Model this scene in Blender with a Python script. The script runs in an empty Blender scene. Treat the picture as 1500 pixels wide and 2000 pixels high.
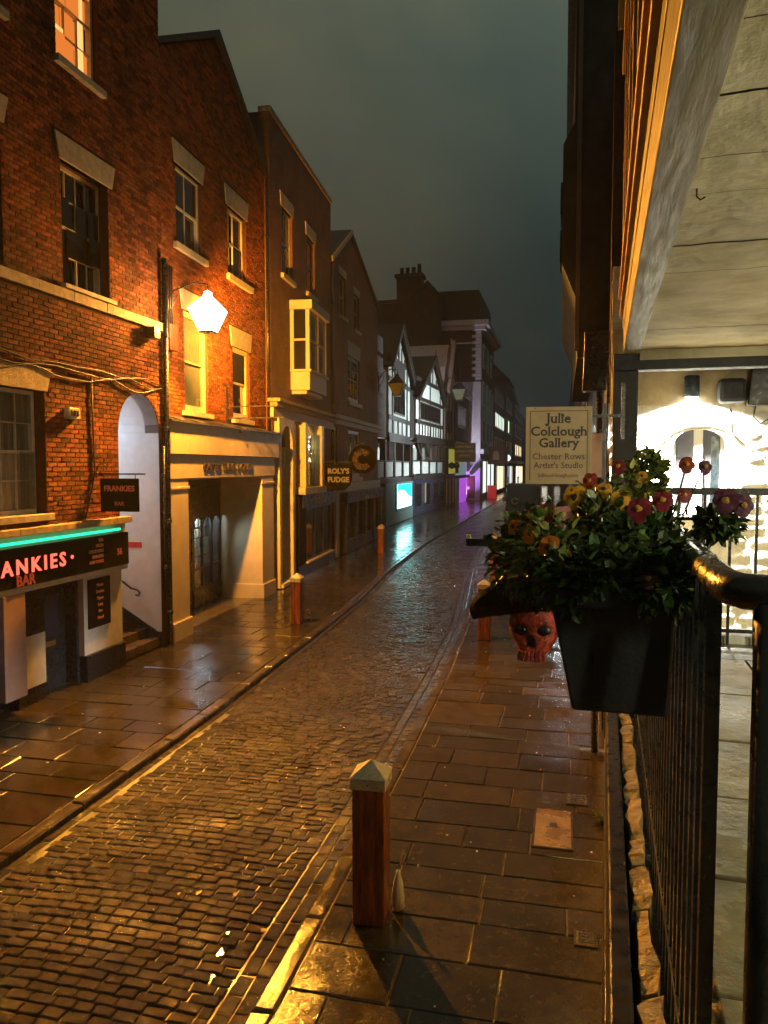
import bpy, math, random
from mathutils import Vector, Matrix, noise as mnoise
random.seed(7)
sc = bpy.context.scene
COL = sc.collection
# ---------------------------------------------------------------- camera
EYE = 3.6
cd = bpy.data.cameras.new('camera')
cam = bpy.data.objects.new('camera', cd)
COL.objects.link(cam)
cd.sensor_fit = 'VERTICAL'
cd.sensor_height = 36.0
cd.lens = 27.0
cd.clip_start = 0.02
cd.clip_end = 2000
cam.location = (0, 0, EYE)
cam.rotation_euler = (math.radians(90 - 3.3575), 0, math.radians(13.112))
sc.camera = cam
# ---------------------------------------------------------------- night sky
world = bpy.data.worlds.new('World')
sc.world = world
world.use_nodes = True
def build_world():
    nt = world.node_tree
    nt.nodes.clear()
    N, L = nt.nodes.new, nt.links.new
    out = N('ShaderNodeOutputWorld'); bg = N('ShaderNodeBackground')
    sky = N('ShaderNodeTexSky'); sky.sky_type = 'NISHITA'; sky.sun_disc = False
    sky.sun_elevation = math.radians(-4); sky.sun_rotation = math.radians(200)
    tc = N('ShaderNodeTexCoord')
    sep = N('ShaderNodeSeparateXYZ'); L(tc.outputs['Generated'], sep.inputs[0])
    # town glow on low rain cloud: darker at the roofs, paler overhead
    mr = N('ShaderNodeMapRange'); mr.inputs[1].default_value = 0.02; mr.inputs[2].default_value = 0.55
    L(sep.outputs['Z'], mr.inputs[0])
    ramp = N('ShaderNodeValToRGB')
    ramp.color_ramp.elements[0].color = (.0030, .0060, .0080, 1)
    ramp.color_ramp.elements[1].color = (.044, .055, .042, 1)
    e = ramp.color_ramp.elements.new(.45); e.color = (.0200, .0240, .0190, 1)
    L(mr.outputs[0], ramp.inputs[0])
    nz = N('ShaderNodeTexNoise'); nz.inputs['Scale'].default_value = 2.6; nz.inputs['Detail'].default_value = 5
    L(tc.outputs['Generated'], nz.inputs['Vector'])
    r2 = N('ShaderNodeValToRGB')
    r2.color_ramp.elements[0].position = .3; r2.color_ramp.elements[0].color = (.50, .66, .76, 1)
    r2.color_ramp.elements[1].position = .7; r2.color_ramp.elements[1].color = (1.42, 1.24, 1.12, 1)
    L(nz.outputs['Fac'], r2.inputs[0])
    mul = N('ShaderNodeMix'); mul.data_type = 'RGBA'; mul.blend_type = 'MULTIPLY'; mul.inputs[0].default_value = 1
    L(ramp.outputs[0], mul.inputs[6]); L(r2.outputs[0], mul.inputs[7])
    # brownish town glow towards the left (west), blue-green to the right
    mx = N('ShaderNodeMapRange'); mx.inputs[1].default_value = -.55; mx.inputs[2].default_value = .15; L(sep.outputs['X'], mx.inputs[0])
    r3 = N('ShaderNodeValToRGB'); r3.color_ramp.elements[0].color = (1.25, 1.02, .82, 1); r3.color_ramp.elements[1].color = (.78, 1.0, 1.12, 1)
    L(mx.outputs[0], r3.inputs[0])
    mul2 = N('ShaderNodeMix'); mul2.data_type = 'RGBA'; mul2.blend_type = 'MULTIPLY'; mul2.inputs[0].default_value = 1
    L(mul.outputs[2], mul2.inputs[6]); L(r3.outputs[0], mul2.inputs[7]); mul = mul2
    add = N('ShaderNodeMix'); add.data_type = 'RGBA'; add.blend_type = 'ADD'; add.inputs[0].default_value = .02
    L(mul.outputs[2], add.inputs[6]); L(sky.outputs[0], add.inputs[7])
    L(add.outputs[2], bg.inputs['Color']); bg.inputs['Strength'].default_value = 1.0
    L(bg.outputs[0], out.inputs[0])
build_world()
# ---------------------------------------------------------------- exposure
vs = sc.view_settings
vs.view_transform = 'Standard'; vs.look = 'None'; vs.gamma = 1.0; vs.use_curve_mapping = False
vs.exposure = 1.0
sc.render.engine = 'CYCLES'
sc.cycles.use_denoising = True
sc.cycles.max_bounces = 6
sc.cycles.diffuse_bounces = 3
sc.cycles.glossy_bounces = 4
sc.cycles.transparent_max_bounces = 12
sc.cycles.sample_clamp_indirect = 4.0
sc.cycles.caustics_reflective = False
sc.cycles.caustics_refractive = False
# ================================================================ materials
def _nt(name):
    m = bpy.data.materials.new(name); m.use_nodes = True
    nt = m.node_tree; nt.nodes.clear()
    o = nt.nodes.new('ShaderNodeOutputMaterial')
    return m, nt, o
def _mix(nt, fac, a, b, kind='MIX'):
    n = nt.nodes.new('ShaderNodeMix'); n.data_type = 'RGBA'; n.blend_type = kind
    for i, val in ((0, fac), (6, a), (7, b)):
        if isinstance(val, bpy.types.NodeSocket): nt.links.new(val, n.inputs[i])
        elif i == 0: n.inputs[0].default_value = val
        else: n.inputs[i].default_value = (*val, 1) if len(val) == 3 else val
    return n.outputs[2]
def _rand(nt):
    g = nt.nodes.new('ShaderNodeNewGeometry'); oi = nt.nodes.new('ShaderNodeObjectInfo')
    a = nt.nodes.new('ShaderNodeMath'); a.operation = 'ADD'
    nt.links.new(g.outputs['Random Per Island'], a.inputs[0]); nt.links.new(oi.outputs['Random'], a.inputs[1])
    f = nt.nodes.new('ShaderNodeMath'); f.operation = 'FRACT'; nt.links.new(a.outputs[0], f.inputs[0])
    return f.outputs[0]
def _range(nt, s, a, b, lo=0., hi=1.):
    n = nt.nodes.new('ShaderNodeMapRange'); nt.links.new(s, n.inputs[0])
    n.inputs[1].default_value = lo; n.inputs[2].default_value = hi
    n.inputs[3].default_value = a; n.inputs[4].default_value = b
    return n.outputs[0]
def _noise(nt, vec, scale, detail=4, rough=.55):
    n = nt.nodes.new('ShaderNodeTexNoise'); n.inputs['Scale'].default_value = scale
    n.inputs['Detail'].default_value = detail; n.inputs['Roughness'].default_value = rough
    nt.links.new(vec, n.inputs['Vector']); return n.outputs['Fac']
def M(name, col, rough=.6, var=.18, scale=5., bump=0., bscale=40., metal=0., spec=.5, coat=0., rvar=.15,
      isl=0., col2=None, stretch=None, emis=None, estr=0., world_tex=False, soot=0.):
    """ordinary surface: noisy colour, noisy gloss, fine relief, optional per-piece variation"""
    m, nt, o = _nt(name)
    p = nt.nodes.new('ShaderNodeBsdfPrincipled'); nt.links.new(p.outputs[0], o.inputs[0])
    if world_tex:
        g = nt.nodes.new('ShaderNodeNewGeometry'); vec = g.outputs['Position']
    else:
        tc = nt.nodes.new('ShaderNodeTexCoord'); vec = tc.outputs['Object']
    if stretch:
        mp = nt.nodes.new('ShaderNodeMapping'); mp.inputs['Scale'].default_value = stretch
        nt.links.new(vec, mp.inputs[0]); vec = mp.outputs[0]
    n1 = _noise(nt, vec, scale, 6, .62)
    f = _range(nt, n1, 0, 1, .3, .7)
    c2 = col2 if col2 else tuple(min(1, c * (1 + var)) for c in col)
    c = _mix(nt, f, tuple(x * (1 - var) for x in col), c2)
    if isl:
        r = _rand(nt)
        k = _range(nt, r, 1 - isl, 1 + isl)
        cc = nt.nodes.new('ShaderNodeCombineColor')
        for i in range(3): nt.links.new(k, cc.inputs[i])
        c = _mix(nt, 1., c, cc.outputs[0], 'MULTIPLY')
    if soot:      # old smoke and damp staining in big soft-edged patches
        gg = nt.nodes.new('ShaderNodeNewGeometry')
        s1 = _noise(nt, gg.outputs['Position'], .9, 6, .7); s2 = _noise(nt, gg.outputs['Position'], 3.2, 4, .6)
        c = _mix(nt, _range(nt, s1, 0, soot, .45, .68), c, (.025, .014, .010))
        c = _mix(nt, _range(nt, s2, 0, soot*.6, .52, .72), c, (.22, .13, .07))
    nt.links.new(c, p.inputs['Base Color'])
    n2 = _noise(nt, vec, scale * 2.3, 3)
    nt.links.new(_range(nt, n2, max(.03, rough - rvar), min(1, rough + rvar), .3, .7), p.inputs['Roughness'])
    p.inputs['Metallic'].default_value = metal
    p.inputs['Specular IOR Level'].default_value = spec
    if coat:
        p.inputs['Coat Weight'].default_value = coat; p.inputs['Coat Roughness'].default_value = .08
    if bump:
        n3 = _noise(nt, vec, bscale, 5, .6)
        b = nt.nodes.new('ShaderNodeBump'); b.inputs['Strength'].default_value = bump; b.inputs['Distance'].default_value = .02
        nt.links.new(n3, b.inputs['Height']); nt.links.new(b.outputs[0], p.inputs['Normal'])
    if emis:
        p.inputs['Emission Color'].default_value = (*emis, 1); p.inputs['Emission Strength'].default_value = estr
    return m
def glow(name, col, s):
    m, nt, o = _nt(name)
    e = nt.nodes.new('ShaderNodeEmission'); e.inputs[0].default_value = (*col, 1); e.inputs[1].default_value = s
    nt.links.new(e.outputs[0], o.inputs[0]); return m
def glow_clear(name, col, s, k=.5):
    """lit lantern glass: glows and lets the lamp inside through"""
    m, nt, o = _nt(name)
    e = nt.nodes.new('ShaderNodeEmission'); e.inputs[0].default_value = (*col, 1); e.inputs[1].default_value = s
    t = nt.nodes.new('ShaderNodeBsdfTransparent'); x = nt.nodes.new('ShaderNodeMixShader'); x.inputs[0].default_value = k
    nt.links.new(t.outputs[0], x.inputs[1]); nt.links.new(e.outputs[0], x.inputs[2]); nt.links.new(x.outputs[0], o.inputs[0]); return m
def glass(name, tint=(.8, .85, .85), ior=1.5, rough=.02):
    m, nt, o = _nt(name)
    lw = nt.nodes.new('ShaderNodeLayerWeight'); lw.inputs[0].default_value = .5
    pwr = nt.nodes.new('ShaderNodeMath'); pwr.operation = 'POWER'; pwr.inputs[1].default_value = 4.; nt.links.new(lw.outputs['Facing'], pwr.inputs[0])
    f = nt.nodes.new('ShaderNodeMapRange'); f.inputs[3].default_value = .05; f.inputs[4].default_value = .9; nt.links.new(pwr.outputs[0], f.inputs[0])
    t = nt.nodes.new('ShaderNodeBsdfTransparent'); t.inputs[0].default_value = (*tint, 1)
    g = nt.nodes.new('ShaderNodeBsdfGlossy'); g.inputs['Roughness'].default_value = rough
    x = nt.nodes.new('ShaderNodeMixShader')
    nt.links.new(f.outputs[0], x.inputs[0]); nt.links.new(t.outputs[0], x.inputs[1]); nt.links.new(g.outputs[0], x.inputs[2])
    nt.links.new(x.outputs[0], o.inputs[0]); return m
def wet(name, cols, r0=.06, r1=.34, pscale=1.4, bump=.25, bscale=60, isl=.35, grain=90, spec=.5):
    """rain-wet stone: colour differs piece by piece, gloss wanders between film of water and damp stone"""
    m, nt, o = _nt(name)
    p = nt.nodes.new('ShaderNodeBsdfPrincipled'); nt.links.new(p.outputs[0], o.inputs[0])
    g = nt.nodes.new('ShaderNodeNewGeometry'); vec = g.outputs['Position']
    r = _rand(nt)
    rp = nt.nodes.new('ShaderNodeValToRGB'); rp.color_ramp.elements[0].color = (*cols[0], 1); rp.color_ramp.elements[1].color = (*cols[-1], 1)
    for i, c in enumerate(cols[1:-1]):
        e = rp.color_ramp.elements.new((i + 1) / (len(cols) - 1)); e.color = (*c, 1)
    nt.links.new(r, rp.inputs[0])
    n0 = _noise(nt, vec, grain, 3, .7); n1 = _noise(nt, vec, 5.5, 5, .65)
    c = _mix(nt, _range(nt, n0, 0, .5, .35, .75), rp.outputs[0], tuple(x * .45 for x in cols[0]))
    c = _mix(nt, _range(nt, n1, 0, .9, .42, .70), c, tuple(x * .30 for x in cols[-1]))
    n4 = _noise(nt, vec, 17, 6, .75)
    c = _mix(nt, _range(nt, n4, 0, .7, .56, .72), c, tuple(x * 1.7 for x in cols[-1]))
    nt.links.new(c, p.inputs['Base Color'])
    n2 = _noise(nt, vec, pscale, 5, .6)
    nt.links.new(_range(nt, n2, r0, r1, .32, .66), p.inputs['Roughness'])
    p.inputs['Specular IOR Level'].default_value = spec
    n3 = _noise(nt, vec, bscale, 5, .65)
    b = nt.nodes.new('ShaderNodeBump'); b.inputs['Distance'].default_value = .012
    nt.links.new(_range(nt, n2, bump * .25, bump, .38, .6), b.inputs['Strength'])
    nt.links.new(n3, b.inputs['Height']); nt.links.new(b.outputs[0], p.inputs['Normal'])
    return m
def brickmat(name, cols, mortar, w=.225, h=.075, rough=.75):
    """brickwork too far off to tell the bricks apart"""
    m, nt, o = _nt(name)
    p = nt.nodes.new('ShaderNodeBsdfPrincipled'); nt.links.new(p.outputs[0], o.inputs[0])
    tc = nt.nodes.new('ShaderNodeTexCoord'); sp = nt.nodes.new('ShaderNodeSeparateXYZ'); nt.links.new(tc.outputs['Object'], sp.inputs[0])
    ad = nt.nodes.new('ShaderNodeMath'); nt.links.new(sp.outputs[0], ad.inputs[0]); nt.links.new(sp.outputs[1], ad.inputs[1])
    cb = nt.nodes.new('ShaderNodeCombineXYZ'); nt.links.new(ad.outputs[0], cb.inputs[0]); nt.links.new(sp.outputs[2], cb.inputs[1])
    b = nt.nodes.new('ShaderNodeTexBrick'); nt.links.new(cb.outputs[0], b.inputs['Vector'])
    b.inputs['Color1'].default_value = (*cols[0], 1); b.inputs['Color2'].default_value = (*cols[1], 1); b.inputs['Mortar'].default_value = (*mortar, 1)
    b.inputs['Scale'].default_value = 1.0; b.inputs['Brick Width'].default_value = w; b.inputs['Row Height'].default_value = h; b.inputs['Mortar Size'].default_value = .006
    n = _noise(nt, tc.outputs['Object'], 1.3, 6, .65)
    c = _mix(nt, _range(nt, n, 0, .7, .4, .7), b.outputs['Color'], tuple(x * .4 for x in cols[0]))
    nt.links.new(c, p.inputs['Base Color']); p.inputs['Roughness'].default_value = rough
    bp = nt.nodes.new('ShaderNodeBump'); bp.inputs['Strength'].default_value = .5; bp.inputs['Distance'].default_value = .01; bp.invert = True
    nt.links.new(b.outputs['Fac'], bp.inputs['Height']); nt.links.new(bp.outputs[0], p.inputs['Normal'])
    return m
m_sett = wet('wet_granite_sett', [(.022, .018, .014), (.060, .046, .030), (.034, .028, .022), (.085, .064, .038)], .06, .22, 1.1, 1.5, 110)
m_joint = wet('wet_joint_grit', [(.016, .013, .010), (.024, .019, .013)], .22, .45, 1.6, .6, 60)
m_slab = wet('wet_sandstone_flag', [(.026, .020, .010), (.048, .037, .018), (.034, .027, .014), (.064, .048, .023)], .045, .22, 1.3, .42, 24, grain=90)
m_slabj = wet('wet_glint_mortar', [(.15, .125, .075), (.20, .165, .10)], .06, .25, 2, .3, 40)  # mortar coloured pale to carry the wet highlights along the joints
m_kerb = wet('wet_kerb_stone', [(.06, .046, .026), (.085, .066, .036), (.05, .04, .024)], .07, .28, 1.6, .3, 60)
m_ground = M('dark_earth', (.03, .026, .02), .8)
m_brick = M('old_red_brick', (.17, .046, .018), .85, .5, 22, .8, 120, isl=.6, col2=(.32, .095, .035), spec=.12, soot=.75)
m_brick2 = M('orange_red_brick', (.19, .048, .015), .85, .4, 22, .7, 120, isl=.5, col2=(.30, .085, .027), spec=.12, soot=.6)
m_mortar = M('lime_mortar', (.085, .034, .018), .9, .3, 12, .5, 90, spec=.1)
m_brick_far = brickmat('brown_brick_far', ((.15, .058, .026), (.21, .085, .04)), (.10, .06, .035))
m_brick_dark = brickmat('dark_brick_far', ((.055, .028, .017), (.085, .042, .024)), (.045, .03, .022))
m_stone = M('painted_stone_trim', (.42, .36, .25), .6, .25, 7, .3, 60)
m_stone_old = M('weathered_sandstone_trim', (.33, .25, .13), .7, .4, 9, .5, 50)
m_cream = M('cream_render', (.50, .44, .31), .5, .12, 3, .12, 50)
m_white = M('white_render', (.62, .60, .56), .6, .12, 3, .15, 60)
m_offwhite = M('offwhite_paint', (.55, .52, .44), .45, .15, 6, .1, 60)
m_whitewood = M('white_sash_paint', (.50, .46, .36), .4, .2, 8, .1, 80)
m_yellowwood = M('cream_gloss_paint', (.60, .50, .26), .35, .12, 8, .05, 80)
m_dark = M('black_paint', (.012, .012, .014), .35, .3, 8, .1, 60)
m_charcoal = M('charcoal_shopfront', (.02, .021, .024), .3, .3, 8, .05, 60)
m_navy = M('navy_shopfront', (.022, .026, .045), .3, .3, 8, .05, 60)
m_teal = M('grey_green_shopfront', (.12, .19, .175), .4, .15, 6, .05, 60)
m_iron = M('black_iron', (.010, .011, .013), .32, .3, 14, .15, 90, coat=.4)
m_lead = M('wet_lead_flashing', (.06, .06, .06), .25, .4, 20, .5, 40)
m_slate = M('roof_slate', (.018, .016, .015), .6, .4, 10, .4, 50)
m_pane = M('dark_window_glass', (.008, .008, .009), .06, .3, 3, spec=.7, rvar=.03)
m_curtain = M('net_curtain', (.30, .26, .20), .9, .35, 3, stretch=(26, 2, 1.2))
m_glass = glass('clear_glass')
m_timber = M('blackened_oak', (.014, .012, .010), .55, .4, 9, .4, 60)
m_plaster = M('pale_limewash', (.50, .54, .48), .75, .14, 4, .2, 40)
m_plaster2 = M('white_limewash', (.60, .62, .56), .75, .1, 4, .2, 40)
m_pink = M('pink_render', (.46, .28, .24), .7, .15, 3, .1, 50)
m_lilac = M('pale_render', (.50, .46, .52), .7, .15, 1.5, .15, 30)
m_bronze = M('bronze_letters', (.10, .075, .035), .35, .4, 30, metal=.6)
m_bollard = M('wet_oak_bollard', (.15, .032, .010), .34, .85, 5, .5, 30, stretch=(4.5, 4.5, .5), col2=(.36, .105, .028), coat=.25)
m_cap = M('zinc_bollard_cap', (.50, .48, .38), .36, .25, 14, .12, 50, metal=.2)
m_gold = M('gilt_lettering', (.55, .42, .2), .45, .1)
m_cable = M('black_cable', (.015, .012, .012), .4)
# ================================================================ mesh helpers
class MB:
    def __init__(s): s.v = []; s.f = []
    def add(s, vs, fs):
        k = len(s.v); s.v += [tuple(p) for p in vs]; s.f += [tuple(i + k for i in f) for f in fs]; return s
    def box(s, x0, x1, y0, y1, z0, z1):
        if x0 > x1: x0, x1 = x1, x0
        if y0 > y1: y0, y1 = y1, y0
        if z0 > z1: z0, z1 = z1, z0
        return s.add([(x0,y0,z0),(x1,y0,z0),(x1,y1,z0),(x0,y1,z0),(x0,y0,z1),(x1,y0,z1),(x1,y1,z1),(x0,y1,z1)],
                     [(3,2,1,0),(4,5,6,7),(0,1,5,4),(1,2,6,5),(2,3,7,6),(3,0,4,7)])
    def front(s, x0, x1, y0, y1, z0, z1, c=0.):
        """box without its back (y1) face, front y0 chamfered by c"""
        if c:
            return s.add([(x0,y1,z0),(x1,y1,z0),(x1,y1,z1),(x0,y1,z1),(x0+c,y0,z0+c),(x1-c,y0,z0+c),(x1-c,y0,z1-c),(x0+c,y0,z1-c)],
                         [(4,5,6,7),(0,1,5,4),(1,2,6,5),(2,3,7,6),(3,0,4,7)])
        return s.add([(x0,y1,z0),(x1,y1,z0),(x1,y1,z1),(x0,y1,z1),(x0,y0,z0),(x1,y0,z0),(x1,y0,z1),(x0,y0,z1)],
                     [(4,5,6,7),(0,1,5,4),(1,2,6,5),(2,3,7,6),(3,0,4,7)])
    def prism(s, poly, y0, y1):
        """polygon in (x,z), counter-clockwise seen from -y, pushed from y0 to y1"""
        n = len(poly)
        vs = [(x, y0, z) for x, z in poly] + [(x, y1, z) for x, z in poly]
        fs = [tuple(range(n)), tuple(range(2*n-1, n-1, -1))] + [(i, i+n, (i+1) % n + n, (i+1) % n) for i in range(n)]
        return s.add(vs, fs)
    def prism_z(s, poly, z0, z1):
        n = len(poly)
        vs = [(x, y, z0) for x, y in poly] + [(x, y, z1) for x, y in poly]
        fs = [tuple(range(n-1, -1, -1)), tuple(range(n, 2*n))] + [(i, (i+1) % n, (i+1) % n + n, i+n) for i in range(n)]
        return s.add(vs, fs)
    def prism_x(s, poly, x0, x1):
        """polygon in (y,z) pushed along x"""
        n = len(poly)
        vs = [(x0, y, z) for y, z in poly] + [(x1, y, z) for y, z in poly]
        fs = [tuple(range(n-1, -1, -1)), tuple(range(n, 2*n))] + [(i, (i+1) % n, (i+1) % n + n, i+n) for i in range(n)]
        return s.add(vs, fs)
    def tube(s, pts, r, n=8, closed=False):
        pts = [Vector(p) for p in pts]; rr = r if isinstance(r, (list, tuple)) else [r] * len(pts)
        k = len(s.v); up = None
        for i, p in enumerate(pts):
            a = pts[max(i-1, 0)]; b = pts[min(i+1, len(pts)-1)]
            t = (b - a).normalized()
            if up is None: up = Vector((0, 0, 1)) if abs(t.z) < .9 else Vector((0, 1, 0))
            x = t.cross(up).normalized(); up = x.cross(t).normalized()
            for j in range(n):
                q = 2 * math.pi * j / n
                s.v.append(tuple(p + (x * math.cos(q) + up * math.sin(q)) * rr[i]))
        for i in range(len(pts) - 1):
            for j in range(n):
                a = k + i*n + j; b = k + i*n + (j+1) % n
                s.f.append((a, b, b+n, a+n))
        s.f.append(tuple(k + j for j in range(n-1, -1, -1))); s.f.append(tuple(k + (len(pts)-1)*n + j for j in range(n)))
        return s
    def lathe(s, prof, c=(0,0,0), n=16, sx=1., sy=1., rot=0.):
        k = len(s.v)
        for r, z in prof:
            for j in range(n):
                q = 2*math.pi*j/n + rot
                s.v.append((c[0] + r*math.cos(q)*sx, c[1] + r*math.sin(q)*sy, c[2] + z))
        for i in range(len(prof)-1):
            for j in range(n):
                a = k+i*n+j; b = k+i*n+(j+1) % n
                s.f.append((a, b, b+n, a+n))
        s.f.append(tuple(k+j for j in range(n-1, -1, -1))); s.f.append(tuple(k+(len(prof)-1)*n+j for j in range(n)))
        return s
    def quad(s, *p): return s.add(p, [tuple(range(len(p)))])
    def mesh(s, name, mat, smooth=False):
        me = bpy.data.meshes.new(name); me.from_pydata(s.v, [], s.f); me.update()
        if mat: me.materials.append(mat)
        if smooth: me.polygons.foreach_set('use_smooth', [True] * len(me.polygons))
        return me
    def build(s, name, mat, parent=None, smooth=False, bevel=0., kind=None, label=None):
        o = link(name, s.mesh(name, mat, smooth), parent, kind)
        if label: o['label'] = label
        if bevel:
            b = o.modifiers.new('bevel', 'BEVEL'); b.width = bevel; b.segments = 2; b.limit_method = 'ANGLE'
        return o
def link(name, me, parent=None, kind=None):
    o = bpy.data.objects.new(name, me); COL.objects.link(o)
    if parent is not None: o.parent = parent
    if kind: o['kind'] = kind
    return o
def thing(name, label, cat, loc=(0, 0, 0), rz=0., group=None):
    o = bpy.data.objects.new(name, None); COL.objects.link(o); o.empty_display_size = .2
    o.location = loc; o.rotation_euler = (0, 0, rz)
    return tag(o, label, cat, group)
def tag(o, label, cat, group=None):
    o['label'] = label; o['category'] = cat
    if group: o['group'] = group
    return o
def struct(name, mb, mat): return mb.build(name, mat, kind='structure')
_curve = None
def text_mb(body, size, cx, z, y, depth=.012, align='CENTER', bold=0., xscale=1., space=1.):
    """flat lettering standing in the (x,z) plane, its face towards -y"""
    cu = bpy.data.curves.new('lettering', 'FONT'); cu.body = body; cu.size = size; cu.align_x = align
    cu.space_character = space; cu.extrude = depth / 2; cu.offset = bold; cu.resolution_u = 2
    o = bpy.data.objects.new('lettering', cu); COL.objects.link(o)
    me = bpy.data.meshes.new_from_object(o)
    mb = MB()
    mb.add([(cx + v.co.x * xscale, y - v.co.z - depth / 2, z + v.co.y) for v in me.vertices], [tuple(p.vertices) for p in me.polygons])
    bpy.data.objects.remove(o); bpy.data.curves.remove(cu); bpy.data.meshes.remove(me)
    return mb
def text(body, size, cx, z, y, mat, parent, name='lettering', **k):
    return text_mb(body, size, cx, z, y, **k).build(name, mat, parent)
def lamp(kind, name, loc, power, col, parent=None, radius=.08, aim=None, cone=120, blend=.6):
    d = bpy.data.lights.new(name, kind); d.energy = power; d.color = col; d.shadow_soft_size = radius
    o = bpy.data.objects.new(name, d); COL.objects.link(o); o.location = loc
    if kind == 'SPOT':
        d.spot_size = math.radians(cone); d.spot_blend = blend
        o.rotation_euler = Vector(aim).to_track_quat('-Z', 'Y').to_euler()
    if parent is not None: o.parent = parent
    return o
def pw(tab, y):
    if y <= tab[0][0]: return tab[0][1]
    for (a, xa), (b, xb) in zip(tab, tab[1:]):
        if y <= b: return xa + (xb - xa) * (y - a) / (b - a)
    return tab[-1][1]
# view helper used only to decide which pieces become single objects
_f = Vector((-math.sin(math.radians(13.112)) * math.cos(math.radians(3.3575)), math.cos(math.radians(13.112)) * math.cos(math.radians(3.3575)), -math.sin(math.radians(3.3575))))
_r = Vector((math.cos(math.radians(13.112)), math.sin(math.radians(13.112)), 0)); _u = _r.cross(_f)
def seen(p):
    v = Vector(p) - Vector((0, 0, EYE)); d = v.dot(_f)
    return d > .1 and abs(v.dot(_r)) / d < .52 and abs(v.dot(_u)) / d < .69
# ================================================================ ground, road, pavements
KL = [(0, -4.84), (10, -4.88), (15, -5.05), (19.5, -5.25), (26, -5.8), (35, -6.18), (48, -6.28), (72, -6.5), (160, -7.3)]
KR = [(0, -1.93), (9, -1.94), (13, -2.01), (17, -2.16), (26, -2.95), (33, -3.28), (41, -3.05), (60, -2.9), (160, -4.4)]
FL = [(0, -7.6), (13.7, -7.6), (20.4, -7.9), (28, -8.6), (38, -9.1), (41, -10.2), (53, -10.5), (67, -10.1), (82, -9.8), (82.1, -8.6), (97, -8.5), (160, -8.0)]
kl = lambda y: pw(KL, y)
kr = lambda y: pw(KR, y)
fl = lambda y: pw(FL, y)
fr = lambda y: .19 + .03 * y if y < 12 else .55
PZ = .07     # pavement level above the road
struct('ground', MB().box(-400, 400, -200, 700, -.6, -.06), m_ground)
ys = [-3 + 1.5 * i for i in range(112)]
def strip(fa, fb, z0, z1):
    mb = MB()
    for a, b in zip(ys, ys[1:]):
        mb.add([(fa(a),a,z0),(fb(a),a,z0),(fb(b),b,z0),(fa(b),b,z0),(fa(a),a,z1),(fb(a),a,z1),(fb(b),b,z1),(fa(b),b,z1)],
               [(4,5,6,7),(0,1,5,4),(1,2,6,5),(3,0,4,7)] if False else [(4,5,6,7)])
    return mb
road = struct('road', strip(lambda y: kl(y) - .05, lambda y: kr(y) + .05, -.02, -.011), m_joint)
pav_l = struct('pavement_left', strip(lambda y: -13 if y < 82 else fl(y) - 3, lambda y: kl(y) - .12, .05, PZ - .014), m_slabj)
pav_r = struct('pavement_right', strip(lambda y: kr(y) + .12, lambda y: 4., .05, PZ - .014), m_slabj)
kerb_l = struct('kerb_left', strip(lambda y: kl(y) - .15, lambda y: kl(y) - .01, .0, PZ - .02), m_slabj)
kerb_r = struct('kerb_right', strip(lambda y: kr(y) + .01, lambda y: kr(y) + .15, .0, PZ - .02), m_slabj)
def block_mesh(name, mat, l, w, h, c, wob=0.):
    """stone block with worn top edges, top at z=0, centred in plan, unit sized pieces"""
    def j(): return random.uniform(-wob, wob)
    a, b = l/2, w/2
    P = []
    for (x, y) in ((-a,-b),(a,-b),(a,b),(-a,b)): P.append((x, y, -h))
    for (x, y) in ((-a,-b),(a,-b),(a,b),(-a,b)): P.append((x + j(), y + j(), -c))
    ci = c * 1.3
    for (x, y) in ((-a+ci,-b+ci),(a-ci,-b+ci),(a-ci,b-ci),(-a+ci,b-ci)): P.append((x + j(), y + j(), random.uniform(-wob, wob) * .4))
    P.append((0, 0, c * .25))
    F = []
    for i in range(4):
        k = (i+1) % 4
        F += [(i, k, 4+k, 4+i), (4+i, 4+k, 8+k, 8+i), (8+i, 8+k, 12)]
    me = bpy.data.meshes.new(name); me.from_pydata(P, [], F); me.update(); me.materials.append(mat)
    return me
def scatter(parent, name, mat, recs, meshes, base, limit=300):
    """recs: (x,y,z,l,w,rot,tx,ty). nearest in view become single parts, the rest one mesh"""
    near = sorted((r for r in recs if seen(r[:3])), key=lambda r: r[0]**2 + r[1]**2)[:limit]
    ids = set(id(r) for r in near)
    for r in near:
        o = link(name, random.choice(meshes), parent)
        o.location = r[:3]; o.scale = (r[3] / base[0], r[4] / base[1], 1); o.rotation_euler = (r[6], r[7], r[5])
    mb = MB()
    data = [([v.co.copy() for v in me.vertices], [tuple(p.vertices) for p in me.polygons]) for me in meshes]
    for r in recs:
        if id(r) in ids: continue
        vs, fs = random.choice(data)
        mt = Matrix.Translation(r[:3]) @ Matrix.Rotation(r[5], 4, 'Z') @ Matrix.Rotation(r[7], 4, 'Y') @ Matrix.Rotation(r[6], 4, 'X') @ Matrix.Diagonal((r[3]/base[0], r[4]/base[1], 1, 1))
        mb.add([mt @ v for v in vs], fs)
    if mb.v: mb.build('further_' + name + 's', mat, parent, kind='stuff')
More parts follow.
